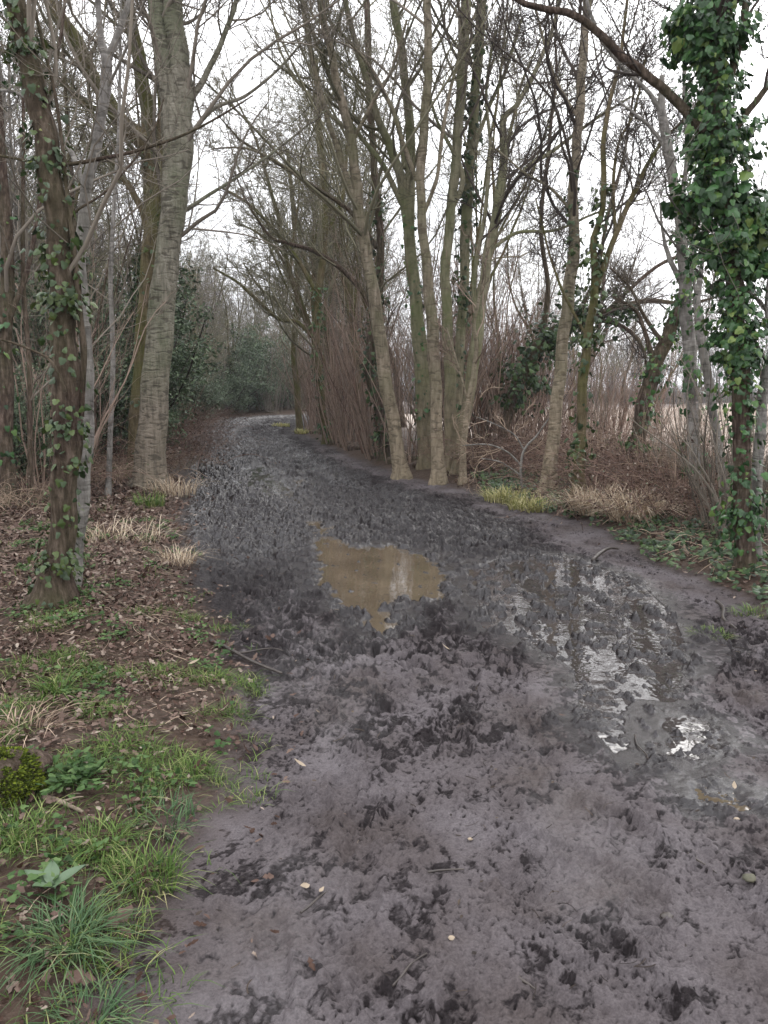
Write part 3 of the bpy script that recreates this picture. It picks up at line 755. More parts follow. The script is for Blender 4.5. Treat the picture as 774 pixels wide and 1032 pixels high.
hero('tree', 'big trunk smothered in glossy green ivy at the right, its bough reaching left overhead', 'tree', (748, 572),
  [[{'ivy': [(.26, .97, 10500, .20, .050), (.02, .30, 1150, .12, .048), (.16, .30, 500, .16, .05)], 'crown': (8,6,5), 't0': .65, 'd': 0}, (752,572,28),(748,500,24),(747,400,24),(742,320,24),(736,250,22),(728,190,22),(722,130,24),(718,60,24),(716,0,24),(712,-130,20)],
   [{'ext': 0, 'crown': (9,7,5), 't0': .25}, (710,135,15),(692,113,13),(670,91,12),(648,73,12),(625,55,11),(600,30,10),(575,14,9),(545,8,8),(522,0,7),(495,-30,6)],
   [{'ext': 2, 'crown': (8,6,5)}, (732,90,12),(742,55,11),(750,20,10),(756,-30,9)],
   [{'ext': 2, 'crown': (8,6,5)}, (735,140,10),(752,115,9),(770,92,8),(795,60,7)],
   [{'ext': 0, 'crown': None, 'ivy': (.1, 1, 420, 0.22, .07)}, (728,200,6),(712,200,5),(700,197,4),(690,205,3)],
   [{'ext': 0, 'crown': None, 'ivy': (.1, 1, 520, .22, .085)}, (738,215,6),(755,205,5),(768,235,4),(770,270,3)],
   [{'ext': 0, 'crown': (4,4,3), 'ivy': (.1, .9, 300, .15, .08)}, (720,60,5),(700,45,4),(688,30,3),(680,10,2)]],
  'bark_dark', 'twig_dark', seed=33, minr=.0025, flare=.3)
hero('tree', 'bare pale trunk at the right edge, beside the foot of the big ivy tree', 'tree', (764, 566),
  [[(762,566,13),(762,520,13),(765,450,15),(772,380,14),(790,300,12),(805,150,10),(812,0,8)],
   [{'ext': 0}, (770,400,8),(778,350,6),(772,310,5),(780,250,4)]],
  'bark_grey', 'twig_grey', crown=(7,6,4), t0=.4, seed=34, minr=.003)
# trees further up the right side with boughs arching over the path
hero('tree', 'ivy-hung trunk behind the leaning one, a dark bough arching out over the path', 'tree', (388, 462),
  [[{'ivy': (.0, .6, 900, .14, .08)}, (388,462,16),(385,420,15),(372,370,14),(378,320,13),(384,260,11),(378,180,10),(372,90,9),(370,0,8)],
   [{'ext': 0, 'crown': (12,8,6), 't0': .2}, (380,322,8),(366,295,8),(345,272,7),(318,254,6),(290,245,5),(272,238,4),(250,205,2.5),(235,170,2)],
   [{'ext': 1, 'crown': (12,8,6), 't0': .2}, (380,250,7),(355,215,6),(320,190,5),(280,165,4),(240,140,3)]],
  'bark_dark', 'twig_olive', crown=(18,9,7), t0=.3, seed=41, minr=.005, ivymat='ivy_dark')
hero('tree', 'olive trunk further up the right side with long bough hanging low over the path', 'tree', (330, 446),
  [[{'ivy': (.0, .5, 600, .16, .09)}, (330,446,13),(325,400,12),(318,350,11),(322,290,10),(328,220,9),(322,140,8),(318,60,7)],
   [{'ext': 0, 'crown': (14,8,6), 't0': .1}, (320,345,6),(300,325,6),(282,322,5),(262,305,5),(240,285,4),(215,270,2.5)],
   [{'ext': 0, 'crown': (14,8,6), 't0': .1}, (322,300,6),(300,262,6),(275,230,5),(250,205,4),(225,190,3)],
   [{'ext': 1, 'crown': (14,8,6), 't0': .1}, (326,240,6),(345,200,5),(350,150,4),(360,90,3)]],
  'bark_moss', 'twig_olive', crown=(20,9,7), t0=.25, seed=42, minr=.006)
hero('tree', 'mossy trunk near the far bend with crown spreading over the path', 'tree', (300, 436),
  [[(302,436,10),(300,400,9),(296,350,8),(300,290,7),(296,220,6),(290,150,5)],
   [{'ext': 0, 'crown': (14,8,6), 't0': .1}, (298,330,5),(280,305,4),(262,290,3),(245,265,2)],
   [{'ext': 0, 'crown': (14,8,6), 't0': .1}, (299,290,5),(280,255,4),(260,235,3),(240,225,2)]],
  'bark_moss', 'twig_olive', crown=(20,9,7), t0=.25, seed=43, minr=.008)
# the little pale sapling in front of the thicket
hero('sapling', 'small pale branching sapling in front of the dark hollow beside the yellow grass', 'sapling', (527, 497),
  [[(527,497,4.5),(525,470,4),(529,452,3.5),(540,440,3),(556,418,2)],
   [{'ext': 0}, (526,470,3),(512,456,2.5),(492,448,2.2),(466,449,1.6)],
   [{'ext': 0}, (529,455,2.6),(518,438,2.2),(500,428,1.8),(480,420,1.3)],
   [{'ext': 0}, (526,480,2.4),(505,466,2),(485,462,1.6)]],
  'bark_grey', 'stem_straw', crown=(4,3,2), t0=.3, seed=44, minr=.0035, flare=0)

# ---- prototypes for the woodland behind, standing far off to be copied
def proto_tree(seed, h, r0, mat, twig, ivy=None, low=.28, cnt=(16, 8, 7), minr=.006, spread=1.0):
    r = np.random.default_rng(seed)
    root = thing('tree', 'x', 'tree', (0, 0, 0))
    tg, cg = Geo(), Geo()
    p, rd = grow(r, np.zeros((1, 3)), np.array([[r.normal(0, .06), r.normal(0, .06), 1]]), np.array([h]), np.array([r0]), 28, .07, .05, .12)
    p[:, 0, 2] -= .1
    k = r.integers(1, 3)
    tubes(tg, p, rd, 9, rough=.12)
    f = spawn(r, p, rd, k*3, .18, .45, .2, .45, .75, np.array([h]), .7, .3)
    p2, r2 = grow(r, f[0], f[1], f[2], f[3], 16, .10, .10, .15)
    tubes(tg, p2, r2, 7, rough=.1)
    crown_from(cg, r, np.concatenate([p[:, ::1][:, :17]*0+p[:, 12:29], p2]) if False else p, rd, np.array([h*.85]), cnt, low, spread, .16, minr)
    crown_from(cg, r, p2, r2, f[2]*1.1, (cnt[0]*.45, cnt[1], cnt[2]), .15, spread, .14, minr)
    link('trunk', tg.build('trunk'), M[mat], root); link('crown', cg.build('crown'), M[twig], root)
    if ivy:
        ig = Geo(); ivy_on(ig, r, p[0], rd[0], 0.0, ivy[0], ivy[1], .28, .11)
        ivy_on(ig, r, p2[0], r2[0], 0.0, .5, ivy[1]//3, .2, .10)
        link('ivy', ig.build('ivy', False), M['ivy_dark'], root)
    return root
def proto_coppice(seed, n, h, mat, base=.25, twigs=True, minr=.0035, r0=.018, lean=.22):
    r = np.random.default_rng(seed)
    root = thing('coppice_shrub', 'x', 'shrub', (0, 0, 0))
    sg, cg = Geo(), Geo()
    a = r.uniform(0, 2*PI, n); q = np.sqrt(r.random(n))*base
    st = np.stack([np.cos(a)*q, np.sin(a)*q, np.full(n, -.05)], 1)
    d = np.stack([np.cos(a)*lean*r.random(n)+r.normal(0, .06, n), np.sin(a)*lean*r.random(n)+r.normal(0, .06, n), np.ones(n)], 1)
    L = h*r.uniform(.4, 1.1, n)
    p, rd = grow(r, st, d, L, r0*r.uniform(.35, 1.2, n), 12, .085, .03, .3)
    tubes(sg, p, rd, 5)
    c = spawn(r, p, rd, 5, .25, 1, .2, .7, .28, L, .45, .15)
    p2, r2 = grow(r, c[0], c[1], np.clip(c[2], .15, 1.2), np.maximum(c[3], minr), 5, .13, .06, .4); tubes(cg, p2, r2, 3)
    c = spawn(r, p2, r2, 3, .2, 1, .3, .9, .5, c[2], .7, .1)
    p3, r3 = grow(r, c[0], c[1], np.clip(c[2], .1, .6), np.maximum(c[3], minr*.7), 3, .15, .04, .5); tubes(cg, p3, r3, 3)
    for k_, v_ in cg.F.items():
        pass
    off = sg.n
    sg.V += cg.V
    for k_, v_ in cg.F.items(): sg.F.setdefault(k_, []).extend([f+off for f in v_])
    sg.n += cg.n
    link('branches', sg.build('branches'), M[mat], root)
    tg = Geo(); zt_ = np.linspace(-.1, .13, 8)
    tubes(tg, np.stack([0*zt_, 0*zt_, zt_], 1)[None], (base*.75*np.sqrt(np.clip(1.02-(np.maximum(zt_, 0)/.13)**2, .05, 1)))[None], 14, .25, True)
    link('stool', tg.build('stool'), M['bark_dark'], root)
    return root
def proto_bramble(seed, n, w, h, mat, leaf=0):
    r = np.random.default_rng(seed)
    root = thing('bramble_bush', 'x', 'bramble', (0, 0, 0))
    sg, cg = Geo(), Geo()
    st = np.stack([r.normal(0, w*.35, n), r.normal(0, w*.35, n), np.full(n, -.04)], 1)
    a = r.uniform(0, 2*PI, n)
    d = np.stack([np.cos(a)*.7, np.sin(a)*.7, r.uniform(.5, 1.3, n)], 1)
    L = r.uniform(.5, 1.5, n)*h*1.3
    m = 12; pts = np.zeros((n, m+1, 3)); pts[:, 0] = st; dd = norm(d)
    for s_ in range(m):
        pts[:, s_+1] = pts[:, s_]+dd*(L/m)[:, None]
        dd = norm(dd+r.normal(0, .10, (n, 3))+np.array([0, 0, -.13]))
    pts[:, 1:, 2] = np.maximum(pts[:, 1:, 2], .01+.1*r.random((n, 1)))
    rd = np.repeat((.0055*r.uniform(.5, 1.2, n))[:, None], m+1, 1)*np.linspace(1, .4, m+1)
    tubes(sg, pts, rd, 4)
    c = spawn(r, pts, rd, 4, .15, 1, .4, 1.2, .35, L, .6, 0)
    p2, r2 = grow(r, c[0], c[1], np.clip(c[2], .1, .5), np.maximum(c[3], .0022), 4, .25, -.03, .5); tubes(cg, p2, r2, 3)
    off = sg.n
    sg.V += cg.V
    for k_, v_ in cg.F.items(): sg.F.setdefault(k_, []).extend([f+off for f in v_])
    sg.n += cg.n
    link('canes', sg.build('canes'), M[mat], root)
    if leaf:
        ig = Geo(); k = r.integers(0, len(p2), leaf); j = r.integers(1, 5, leaf)
        pos = p2[k, j]+r.normal(0, .02, (leaf, 3))
        scatter(ig, LEAF, pos, norm(r.normal(0, .6, (leaf, 3))+np.array([0, 0, .8])), r.normal(0, 1, (leaf, 3)), r.uniform(.03, .06, leaf))
        link('leaves', ig.build('leaves', False), M['litter'] if mat == 'bramble' else M['ivy_yellow'], root)
    return root
def proto_evergreen(seed, w, h, n, mat, size=.09):
    r = np.random.default_rng(seed)
    root = thing('evergreen_bush', 'x', 'bush', (0, 0, 0))
    sg, ig = Geo(), Geo()
    k = 26; a = r.uniform(0, 2*PI, k)
    d = np.stack([np.cos(a)*r.uniform(.1, .9, k), np.sin(a)*r.uniform(.1, .9, k), np.ones(k)], 1)
    p, rd = grow(r, np.zeros((k, 3)), d, h*r.uniform(.5, 1.05, k), np.full(k, .035), 12, .14, .05, .2); tubes(sg, p, rd, 5)
    c = spawn(r, p, rd, 9, .15, 1, .5, 1.3, .35, np.full(k, h*.8), .4, 0)
    p2, r2 = grow(r, *c, 6, .2, .0, .3); tubes(sg, p2, r2, 3)
    q = r.integers(0, len(p2), n); j = r.integers(1, 7, n)
    pos = p2[q, j]+r.normal(0, .09, (n, 3)); pos[:, 2] = np.maximum(pos[:, 2], .05)
    scatter(ig, LEAF, pos, norm(r.normal(0, .6, (n, 3))+np.array([0, 0, .7])), r.normal(0, 1, (n, 3))+np.array([0, 0, -.4]), size*r.uniform(.6, 1.3, n))
    link('stems', sg.build('stems'), M['twig_dark'], root); link('leaves', ig.build('leaves', False), M[mat], root)
    return root

TREES = [proto_tree(101, 11.5, .13, 'bark_moss', 'twig_olive'), proto_tree(102, 13, .16, 'bark_olive', 'twig'),
         proto_tree(103, 9.5, .10, 'bark_moss', 'twig_olive', low=.2), proto_tree(104, 12, .15, 'bark_dark', 'twig_dark', low=.25),
         proto_tree(105, 10.5, .12, 'bark_grey', 'twig_grey', low=.25)]
TIVY = [proto_tree(111, 11, .14, 'bark_dark', 'twig', ivy=(.6, 2600)), proto_tree(112, 9.5, .12, 'bark_moss', 'twig_olive', ivy=(.45, 1500), low=.2)]
POLES = [proto_tree(121, 7.5, .055, 'bark_moss', 'twig', low=.3, cnt=(14, 6, 5), minr=.0045, spread=.7),
         proto_tree(122, 6.2, .045, 'bark_dark', 'twig_olive', low=.25, cnt=(14, 6, 5), minr=.0045, spread=.7),
         proto_tree(123, 8.2, .06, 'bark_grey', 'twig', low=.3, cnt=(14, 6, 5), minr=.0045, spread=.7)]
COPP = [proto_coppice(131, 30, 4.4, 'bramble', lean=.5), proto_coppice(132, 26, 3.6, 'stem_brown', base=.4, lean=.55), proto_coppice(133, 34, 5.0, 'stem_brown', base=.5, lean=.42, r0=.014),
        proto_coppice(134, 34, 3.0, 'twig', base=.35, lean=.5), proto_coppice(135, 30, 2.2, 'stem_straw', base=.5, lean=.5, r0=.01)]
BRAM = [proto_bramble(141, 110, 1.6, .9, 'bramble', 900), proto_bramble(142, 90, 1.4, .9, 'stem_straw', 200), proto_bramble(143, 130, 2.0, 1.1, 'bramble', 600)]
COPPL = [proto_coppice(136, 30, 6.0, 'twig', base=.6, lean=.35, r0=.024, minr=.005), proto_coppice(137, 26, 5.2, 'twig_olive', base=.6, lean=.4, r0=.022, minr=.005)]
EVER = [proto_evergreen(151, 3, 3.2, 15000, 'evergreen', .07), proto_evergreen(152, 3, 2.4, 13000, 'evergreen', .06), proto_evergreen(153, 2.4, 2.0, 6000, 'ivy', .06)]
used = set()
R2 = random.Random(5)
def put(plist, x, y, label, group, sc=None, tilt=.04, cat=None):
    p = R2.choice(plist)
    s_ = sc if sc else R2.uniform(.8, 1.15)
    z = Hs(x, y)
    if p.name not in used:
        used.add(p.name); o = p; o.location = (x, y, z); o.rotation_euler = (R2.gauss(0, tilt), R2.gauss(0, tilt), R2.uniform(0, 6.28)); o.scale = (s_, s_, s_)
        o['label'] = label; o['group'] = group
    else:
        o = dup(p, (x, y, z), R2.uniform(0, 6.28), s_, label, group, (R2.gauss(0, tilt), R2.gauss(0, tilt)))
    return o
# right-hand hedge line receding along the path
GR = 'bare trees lining the right side of the path up to the bend'
y = 21
while y < 60:
    x = float(XR(y))
    put(TREES+POLES+TIVY[1:], x+R2.uniform(.6, 1.6), y, 'bare tree in the hedge line right of the path, beyond the clump', GR, tilt=.07)
    if R2.random() < .5: put(TREES+POLES, x+R2.uniform(2.0, 4.5), y+R2.uniform(-.5, .5), 'bare tree in the hedge line right of the path, beyond the clump', GR, tilt=.07)
    y += R2.uniform(1.3, 2.1)+y*.015
GC = 'brown coppice shrubs packed along the right side of the path'
y = 15.2
while y < 60:
    x = float(XR(y))
    put(COPP[:3], x+R2.uniform(.35, .9), y, 'clump of straight brown stems in the hedge right of the path', GC)
    if R2.random() < .6: put(COPP[:4], x+R2.uniform(1.2, 2.6), y+.2, 'clump of straight brown stems in the hedge right of the path', GC)
    y += R2.uniform(.8, 1.3)+y*.015
# behind the clump and toward the field gap
for px, yy in [(455,16.5),(480,17),(505,17.5),(520,19),(500,20),(470,19),(440,18),(545,19),(600,20)]:
    q = P(px, 400, yy); put(COPP[:4], q.x, q.y, 'clump of straight brown stems in the thicket behind the clump of trees', 'coppice shrubs behind the right-hand clump of trees', .8 if px > 510 else 1)
for px, yy in [(480,21),(512,25),(545,23),(578,27),(605,30),(560,24),(625,36),(530,33),(655,36),(705,22),(745,20),(770,28)]:
    q = P(px, 400, yy); put(POLES+TREES[2:4], q.x, q.y, 'slender bare tree between the hedge and the pale field', 'slender trees along the field edge', tilt=.09, sc=R2.uniform(.7, 1.0))
for px, py in [(470,474),(500,478),(520,484),(585,490),(600,494),(610,480),(625,498),(660,500),(672,512),(690,515),(705,524),(718,535),(738,545),(765,560),(655,486),(720,515),(760,530),(540,480),(690,500),(620,486)]:
    q = G(px, py); put(BRAM, q.x+R2.uniform(-.1, .1)+.25, q.y+1.75, 'tangle of bare bramble canes at the foot of the right-hand trees', 'bramble tangles on the right bank', R2.uniform(.6, .85))
for px, yy in [(590,16),(622,16),(650,18),(684,16.5),(722,14),(600,18),(570,17),(700,18),(660,21),(610,21)]:
    q = P(px, 400, yy); put(COPP[:2], q.x, q.y, 'loose spray of upright stems screening the pale field', 'stem sprays in front of the field', R2.uniform(.32, .48))
for px, yy, s_ in [(486,16.6,.8),(500,18.5,.9),(516,17.2,.75),(530,20,.9),(545,18,.7),(566,19.5,.8),(582,21,.85),(604,19.5,.7),(618,22,.8),(640,24,.8),(472,18,.9),(660,26,.8)]:
    q = P(px, 400, yy); put(COPP[:3], q.x, q.y, 'dense upright stems in the thicket between the clump and the field', 'upright stems in the thicket between the clump and the field', s_, tilt=.1)
for px, py in [(612,488),(668,498),(712,520),(742,540),(770,548),(690,505)]:
    q = G(px, py); put(COPP[3:], q.x, q.y+.4, 'spray of thin stems among the brambles on the right bank', 'thin stem sprays on the right bank', R2.uniform(.5, .75))
# left wood
GL = 'bare trees standing deep in the wood left of the path'
n_ = 0
while n_ < 62:
    yy = R2.uniform(11, 58); x = float(XL(yy))-R2.uniform(1.5, 22)
    put(TREES+POLES+TIVY, x, yy, 'bare tree in the wood left of the path, behind the foremost trunks', GL, tilt=.05); n_ += 1
for i in range(46):
    yy = 13+R2.random()*48; x = float(XL(yy))-R2.uniform(1.0, 12)
    put(COPPL, x, yy, 'tall many-stemmed shrub in the wood left of the path', 'tall many-stemmed shrubs left of the path', R2.uniform(.8, 1.2), tilt=.08)
for px, yy in [(202,52),(216,58),(238,62),(258,64),(278,66),(196,60),(208,66),(222,64),(236,70),(250,66),(262,62),(276,74),(290,68),(300,74),(318,76),(230,58),(205,56)]:
    q = P(px, 400, yy); put(COPPL, q.x, q.y, 'tall many-stemmed shrub behind the evergreens at the bend', 'tall many-stemmed shrubs at the bend', R2.uniform(1.0, 1.5))
for i in range(44):
    yy = R2.uniform(45, 95); x = float(XL(45))-R2.uniform(-8, 45)*yy/70
    if x > -7 and yy < 58: continue
    put(TREES+POLES+TIVY, x, yy, 'bare tree far back in the wood left of the bend', 'bare trees far back in the wood on the left', R2.uniform(.8, 1.1), tilt=.05)
for i in range(30):
    yy = R2.uniform(30, 60); x = float(XL(yy))-R2.uniform(1.5, 25)
    put(COPPL, x, yy, 'tall many-stemmed shrub in the wood left of the path', 'tall many-stemmed shrubs left of the path', R2.uniform(1.0, 1.4), tilt=.08)
GLS = 'twiggy shrubs filling the wood left of the path'
for i in range(60):
    yy = 8.5+R2.random()**1.3*48; x = float(XL(yy))-R2.uniform(.9, 9)-(.8 if yy < 14 else 0)
    put(COPP[1:5], x, yy, 'twiggy grey-brown shrub in the understorey left of the path', GLS, R2.uniform(.6, 1.0), tilt=.1)
for i in range(34):
    yy = 9+R2.random()*40; x = float(XL(yy))-R2.uniform(.5, 5)
    put(BRAM, x, yy, 'tangle of bare canes on the left bank beyond the near trunks', 'bramble tangles left of the path', R2.uniform(.7, 1.1))
for px, yy, s_ in [(112,20,1.5),(128,16,1.1),(104,15,1.0),(70,17,1.1),(30,16,1.1),(140,23,1.4),(200,36,1.0),(20,11,.55),(45,14,.7),(120,19,1.1),(105,17,.9),(95,24,1.2),(60,20,1.0),(15,18,1.0),(150,30,1.2),(205,42,1.0)]:
    q = P(px, 440, yy); put(EVER, q.x, q.y, 'dark green leafy bush in the wood left of the path', 'evergreen bushes left of the path', s_)
for px, yy, s_ in [(210,48,1.2),(222,50,1.4),(236,53,1.7),(250,56,1.8),(264,58,2.0),(280,60,1.9),(294,62,1.8),(200,44,1.0),(228,62,1.2),(250,60,1.3),(268,62,1.4),(285,63,1.3),(300,66,1.4),(240,68,1.7),(265,70,1.8),(212,60,1.2),(195,58,1.1),(288,72,1.6),(315,70,1.4)]:
    q = P(px, 400, yy); put(EVER, q.x, q.y, 'dark evergreen bush closing the view at the bend of the path', 'evergreen bushes at the bend of the path', s_)
for px, yy in [(200,64),(215,68),(230,72),(248,66),(262,75),(280,70),(295,78),(310,80),(220,80),(270,85),(190,75),(240,90),(330,85),(350,90)]:
    q = P(px, 400, yy); put(TREES+TIVY, q.x, q.y, 'bare tree rising behind the evergreens at the bend', 'bare trees beyond the bend of the path', R2.uniform(.8, 1.2))
for px, yy in [(100,12.0),(125,13.0),(112,15.0),(178,15.5),(186,18.5),(30,11.5),(15,9.5),(192,22),(60,12.5)]:
    q = P(px, 480, yy); put(BRAM, q.x, q.y, 'tangle of bare canes on the left bank around the foremost trunks', 'bramble tangles around the foremost left trunks', R2.uniform(.55, .8))
for px, yy in [(118,17),(96,21),(40,16),(206,40),(190,33),(236,58)]:
    q = P(px, 400, yy); put(TIVY, q.x, q.y, 'ivy-clad tree in the wood behind the left-hand trunks', 'ivy-clad trees behind the left-hand trunks', R2.uniform(.7, .9))
for q in TREES+TIVY+POLES+COPP+COPPL+BRAM+EVER:
    if q.name not in used:
        for c in list(q.children): bpy.data.objects.remove(c)
        bpy.data.objects.remove(q)

# ---- far wood and hedge across the field, one grey mass
def far_wood():
    r = np.random.default_rng(200)
    g = Geo()
    n = 260
    a = np.linspace(-.15, .75, n)+r.normal(0, .01, n)
    D = 150+r.uniform(0, 60, n)
    st = np.stack([np.sin(a)*D, np.cos(a)*D, np.zeros(n)], 1)
    h = r.uniform(9, 15, n)
    p, rd = grow(r, st, np.tile([0, 0, 1.], (n, 1)), h, np.full(n, .25), 8, .08, .02, .1); tubes(g, p, rd, 4)
    c = spawn(r, p, rd, 16, .15, 1, .4, 1.0, .45, h, .4, .1); p2, r2 = grow(r, c[0], c[1], c[2], np.maximum(c[3], .05), 5, .2, .1, .4); tubes(g, p2, r2, 3)
    c = spawn(r, p2, r2, 9, .2, 1, .4, 1.0, .5, c[2], .5, .1); p3, r3 = grow(r, c[0], c[1], c[2], np.maximum(c[3], .03), 3, .2, .1, .5); tubes(g, p3, r3, 3)
    # low hedge
    m = 9000; aa = r.uniform(-.15, .75, m); DD = 110+r.normal(0, 1.0, m)
    s2 = np.stack([np.sin(aa)*DD, np.cos(aa)*DD, np.zeros(m)], 1)
    p, rd = grow(r, s2, np.stack([r.normal(0, .5, m), r.normal(0, .5, m), np.ones(m)], 1), r.uniform(1.2, 3.4, m), np.full(m, .035), 4, .2, .05, .4); tubes(g, p, rd, 3)
    return link('far_wood', g.build('far_wood'), M['far_twig'])
tag(far_wood(), 'misty grey mass of bare trees across the pale field', 'wood', kind='stuff')

# ------------------------------------------------------------------ ground cover
rg = np.random.default_rng(300)
def pts_where(n, x0, x1, y0, y1, fn, ypow=1.0):
    u = rg.random(n)**ypow
    y = y0+(y1-y0)*u; x = rg.uniform(x0, x1, n)
    k = rg.random(n) < fn(x, y)
    return x[k], y[k]
def onto(x, y, dz=0.0): return np.stack([x, y, H(x, y)+dz], 1)
def edge_at(x, y):
    return np.minimum(x-XL(y), XR(y)-x)+.16*fbm(x/.45, y/.45, 3, 21)
# dead leaves
def f_litter(x, y):
    e_ = -edge_at(x, y)
    d = .015*ss(-.6, -.1, e_)+.94*ss(-.08, .5, e_)
    lf = x < XL(y)
    return np.where(lf, d*(.45+.55*ss(-.15, .2, fbm(x/.6, y/.6, 2, 301)))*(.45+.55*ss(2.6, 3.6, y)), d*.9)
lg = Geo()
x, y = pts_where(300000, -8, .5, 1.3, 14, f_litter, 1.25); k = x < XL(y)+.9; x, y = x[k], y[k]
x2, y2 = pts_where(70000, 1, 8, 4, 24, f_litter); k = x2 > XR(y2)-.9; x2, y2 = x2[k], y2[k]
x3, y3 = pts_where(70000, -18, -3.5, 12, 52, f_litter)
x = np.concatenate([x, x2, x3]); y = np.concatenate([y, y2, y3]); n = len(x)
nr_ = norm(rg.normal(0, .30, (n, 3))+np.array([0, 0, 1]))
sz = (.012+.042*rg.random(n)**1.8)*(.62+.065*np.minimum(y, 14))
hf = n//2
pp = onto(x, y); pp[:, 2] += rg.uniform(.004, .024, n)
td = rg.normal(0, 1, (n, 3)); cu = rg.normal(0, .35, n)
scatter(lg, OAK, pp[:hf], nr_[:hf], td[:hf], sz[:hf], cu[:hf]); scatter(lg, LEAF, pp[hf:], nr_[hf:], td[hf:], sz[hf:]*.9, cu[hf:])
tag(link('leaf_litter', lg.build('leaf_litter', False), M['litter']), 'brown fallen leaves carpeting the banks on both sides of the path', 'leaf litter', kind='stuff')
# grass on the left verge
def f_grass(x, y):
    e_ = -edge_at(x, y)
    return ss(-.12, .15, e_)*ss(.0, .28, fbm(x/.35, y/.35, 3, 311)+.24*ss(4.6, 3.0, y)-.12)*(x < 0)
gg = Geo()
x, y = pts_where(26000, -4.5, 0, 1.3, 5.2, f_grass)
blades(gg, rg, onto(x, y), 5, .035, .075, .0036, 1.2)
x, y = pts_where(5000, -7, -1, 4.5, 12, lambda a, b: f_grass(a, b)*.5+.04*ss(0, .2, -edge_at(a, b)))
blades(gg, rg, onto(x, y), 4, .05, .10, .006, 1.1)
tag(link('grass', gg.build('grass'), M['grass']), 'short green grass scattered through the muddy left verge', 'grass', kind='stuff')
# low herbs
hg = Geo()
x, y = pts_where(10000, -6, 0, 1.4, 9, lambda a, b: ss(0, .3, -edge_at(a, b))*ss(.05, .25, fbm(a/.5, b/.5, 2, 321))*(a < 0))
m = len(x); k = 6
x = np.repeat(x, k)+rg.normal(0, .025, m*k); y = np.repeat(y, k)+rg.normal(0, .025, m*k)
pp = onto(x, y); pp[:, 2] += rg.uniform(.01, .05, len(x))
scatter(hg, IVY, pp, norm(rg.normal(0, .35, (len(x), 3))+np.array([0, 0, 1])), rg.normal(0, 1, (len(x), 3)), rg.uniform(.012, .03, len(x)))
tag(link('weeds', hg.build('weeds', False), M['herb']), 'small leafy green weeds among the dead leaves on the left', 'weeds', kind='stuff')
# ivy carpet on the right bank
vg = Geo()
x, y = pts_where(30000, 1.5, 7, 4.5, 13.5, lambda a, b: ss(.0, .12, -edge_at(a, b))*ss(1.6, .7, a-XR(b))*(.25+.75*ss(-.1, .15, fbm(a/.4, b/.4, 2, 331)))*(a > 1))
pp = onto(x, y); pp[:, 2] += rg.uniform(.02, .09, len(x))
scatter(vg, IVY, pp, norm(rg.normal(0, .4, (len(x), 3))+np.array([-.2, -.3, 1])), rg.normal(0, 1, (len(x), 3)), rg.uniform(.025, .06, len(x)))
tag(link('ivy_carpet', vg.build('ivy_carpet', False), M['ivy_dark']), 'low dark ivy creeping over the right bank at the path edge', 'ground ivy', kind='stuff')
# dead reeds at the field edge
rgx = Geo()
x, y = pts_where(9000, 4, 40, 15, 60, lambda a, b: ss(3.2, 4.2, a-XR(b))*.8)
blades(rgx, rg, onto(x, y), 4, .15, .75, .014, .35)
tag(link('dry_field_grass', rgx.build('dry_field_grass'), M['field_straw']), 'pale dry grass standing over the field beyond the right-hand trees', 'dry grass', kind='stuff')
# dead stalks and twiglets lying about
sg_ = Geo()
def lying(x, y, Lm, rm, zoff=.012, arch=.12):
    n = len(x); a = rg.uniform(0, 2*PI, n); L = Lm*rg.uniform(.3, 1.2, n); m_ = 6
    t = np.linspace(-.5, .5, m_)[None, :]; b_ = rg.normal(0, .25, n)[:, None]
    px_ = x[:, None]+np.cos(a)[:, None]*t*L[:, None]-np.sin(a)[:, None]*b_*t*t*L[:, None]*2
    py_ = y[:, None]+np.sin(a)[:, None]*t*L[:, None]+np.cos(a)[:, None]*b_*t*t*L[:, None]*2
    pz_ = H(px_.ravel(), py_.ravel()).reshape(px_.shape)+zoff+arch*rg.random(n)[:, None]*L[:, None]*(.25-t*t)*2
    tubes(sg_, np.stack([px_, py_, pz_], -1), np.repeat((rm*rg.uniform(.5, 1.3, n))[:, None], m_, 1), 4)
x, y = pts_where(5200, -6.5, 0, 1.5, 11, lambda a, b: ss(.1, .5, -edge_at(a, b))*(a < 0)*ss(1.8, 4.5, b)); lying(x, y, .20, .0016)
x, y = pts_where(5000, 2, 8, 6, 17, lambda a, b: ss(.05, .4, -edge_at(a, b))*(a > XR(b)-.3)); lying(x, y, .35, .003, .02, .5)
tag(link('dead_stalks', sg_.build('dead_stalks'), M['stem_straw']), 'dry stalks and twiglets lying among the leaves on both banks', 'stalks', kind='stuff')
sg_ = Geo()
def zpath(x, y):
    return H(x, y)
x, y = pts_where(2600, -3, 3.2, 1.3, 11, lambda a, b: ss(.0, .2, edge_at(a, b))*(.15+.85*ss(0, .25, fbm(a/.5, b/.5, 2, 411)))); lying(x, y, .055, .0016, .012, .15)
x, y = pts_where(1500, -3, 3.2, 1.3, 9, lambda a, b: ss(.0, .2, edge_at(a, b))*ss(0, .25, fbm(a/.5, b/.5, 2, 412)))
pp = onto(x, y); pp[:, 2] += rg.uniform(.006, .022, len(x))
scatter(sg_, LEAF, pp, norm(rg.normal(0, .25, (len(x), 3))+[0, 0, 1]), rg.normal(0, 1, (len(x), 3)), .008+.016*rg.random(len(x)), rg.normal(0, .4, len(x)))
M['debris'] = plain('debris', [(.1, (.012, .009, .008)), (.6, (.035, .026, .021)), (.9, (.08, .06, .045)), (.99, (.25, .2, .14))], None, rough=.5, spec=.15)
tag(link('trodden_debris', sg_.build('trodden_debris', False), M['debris']), 'dark bits of leaf and twig trodden into the mud of the path', 'debris', kind='stuff')
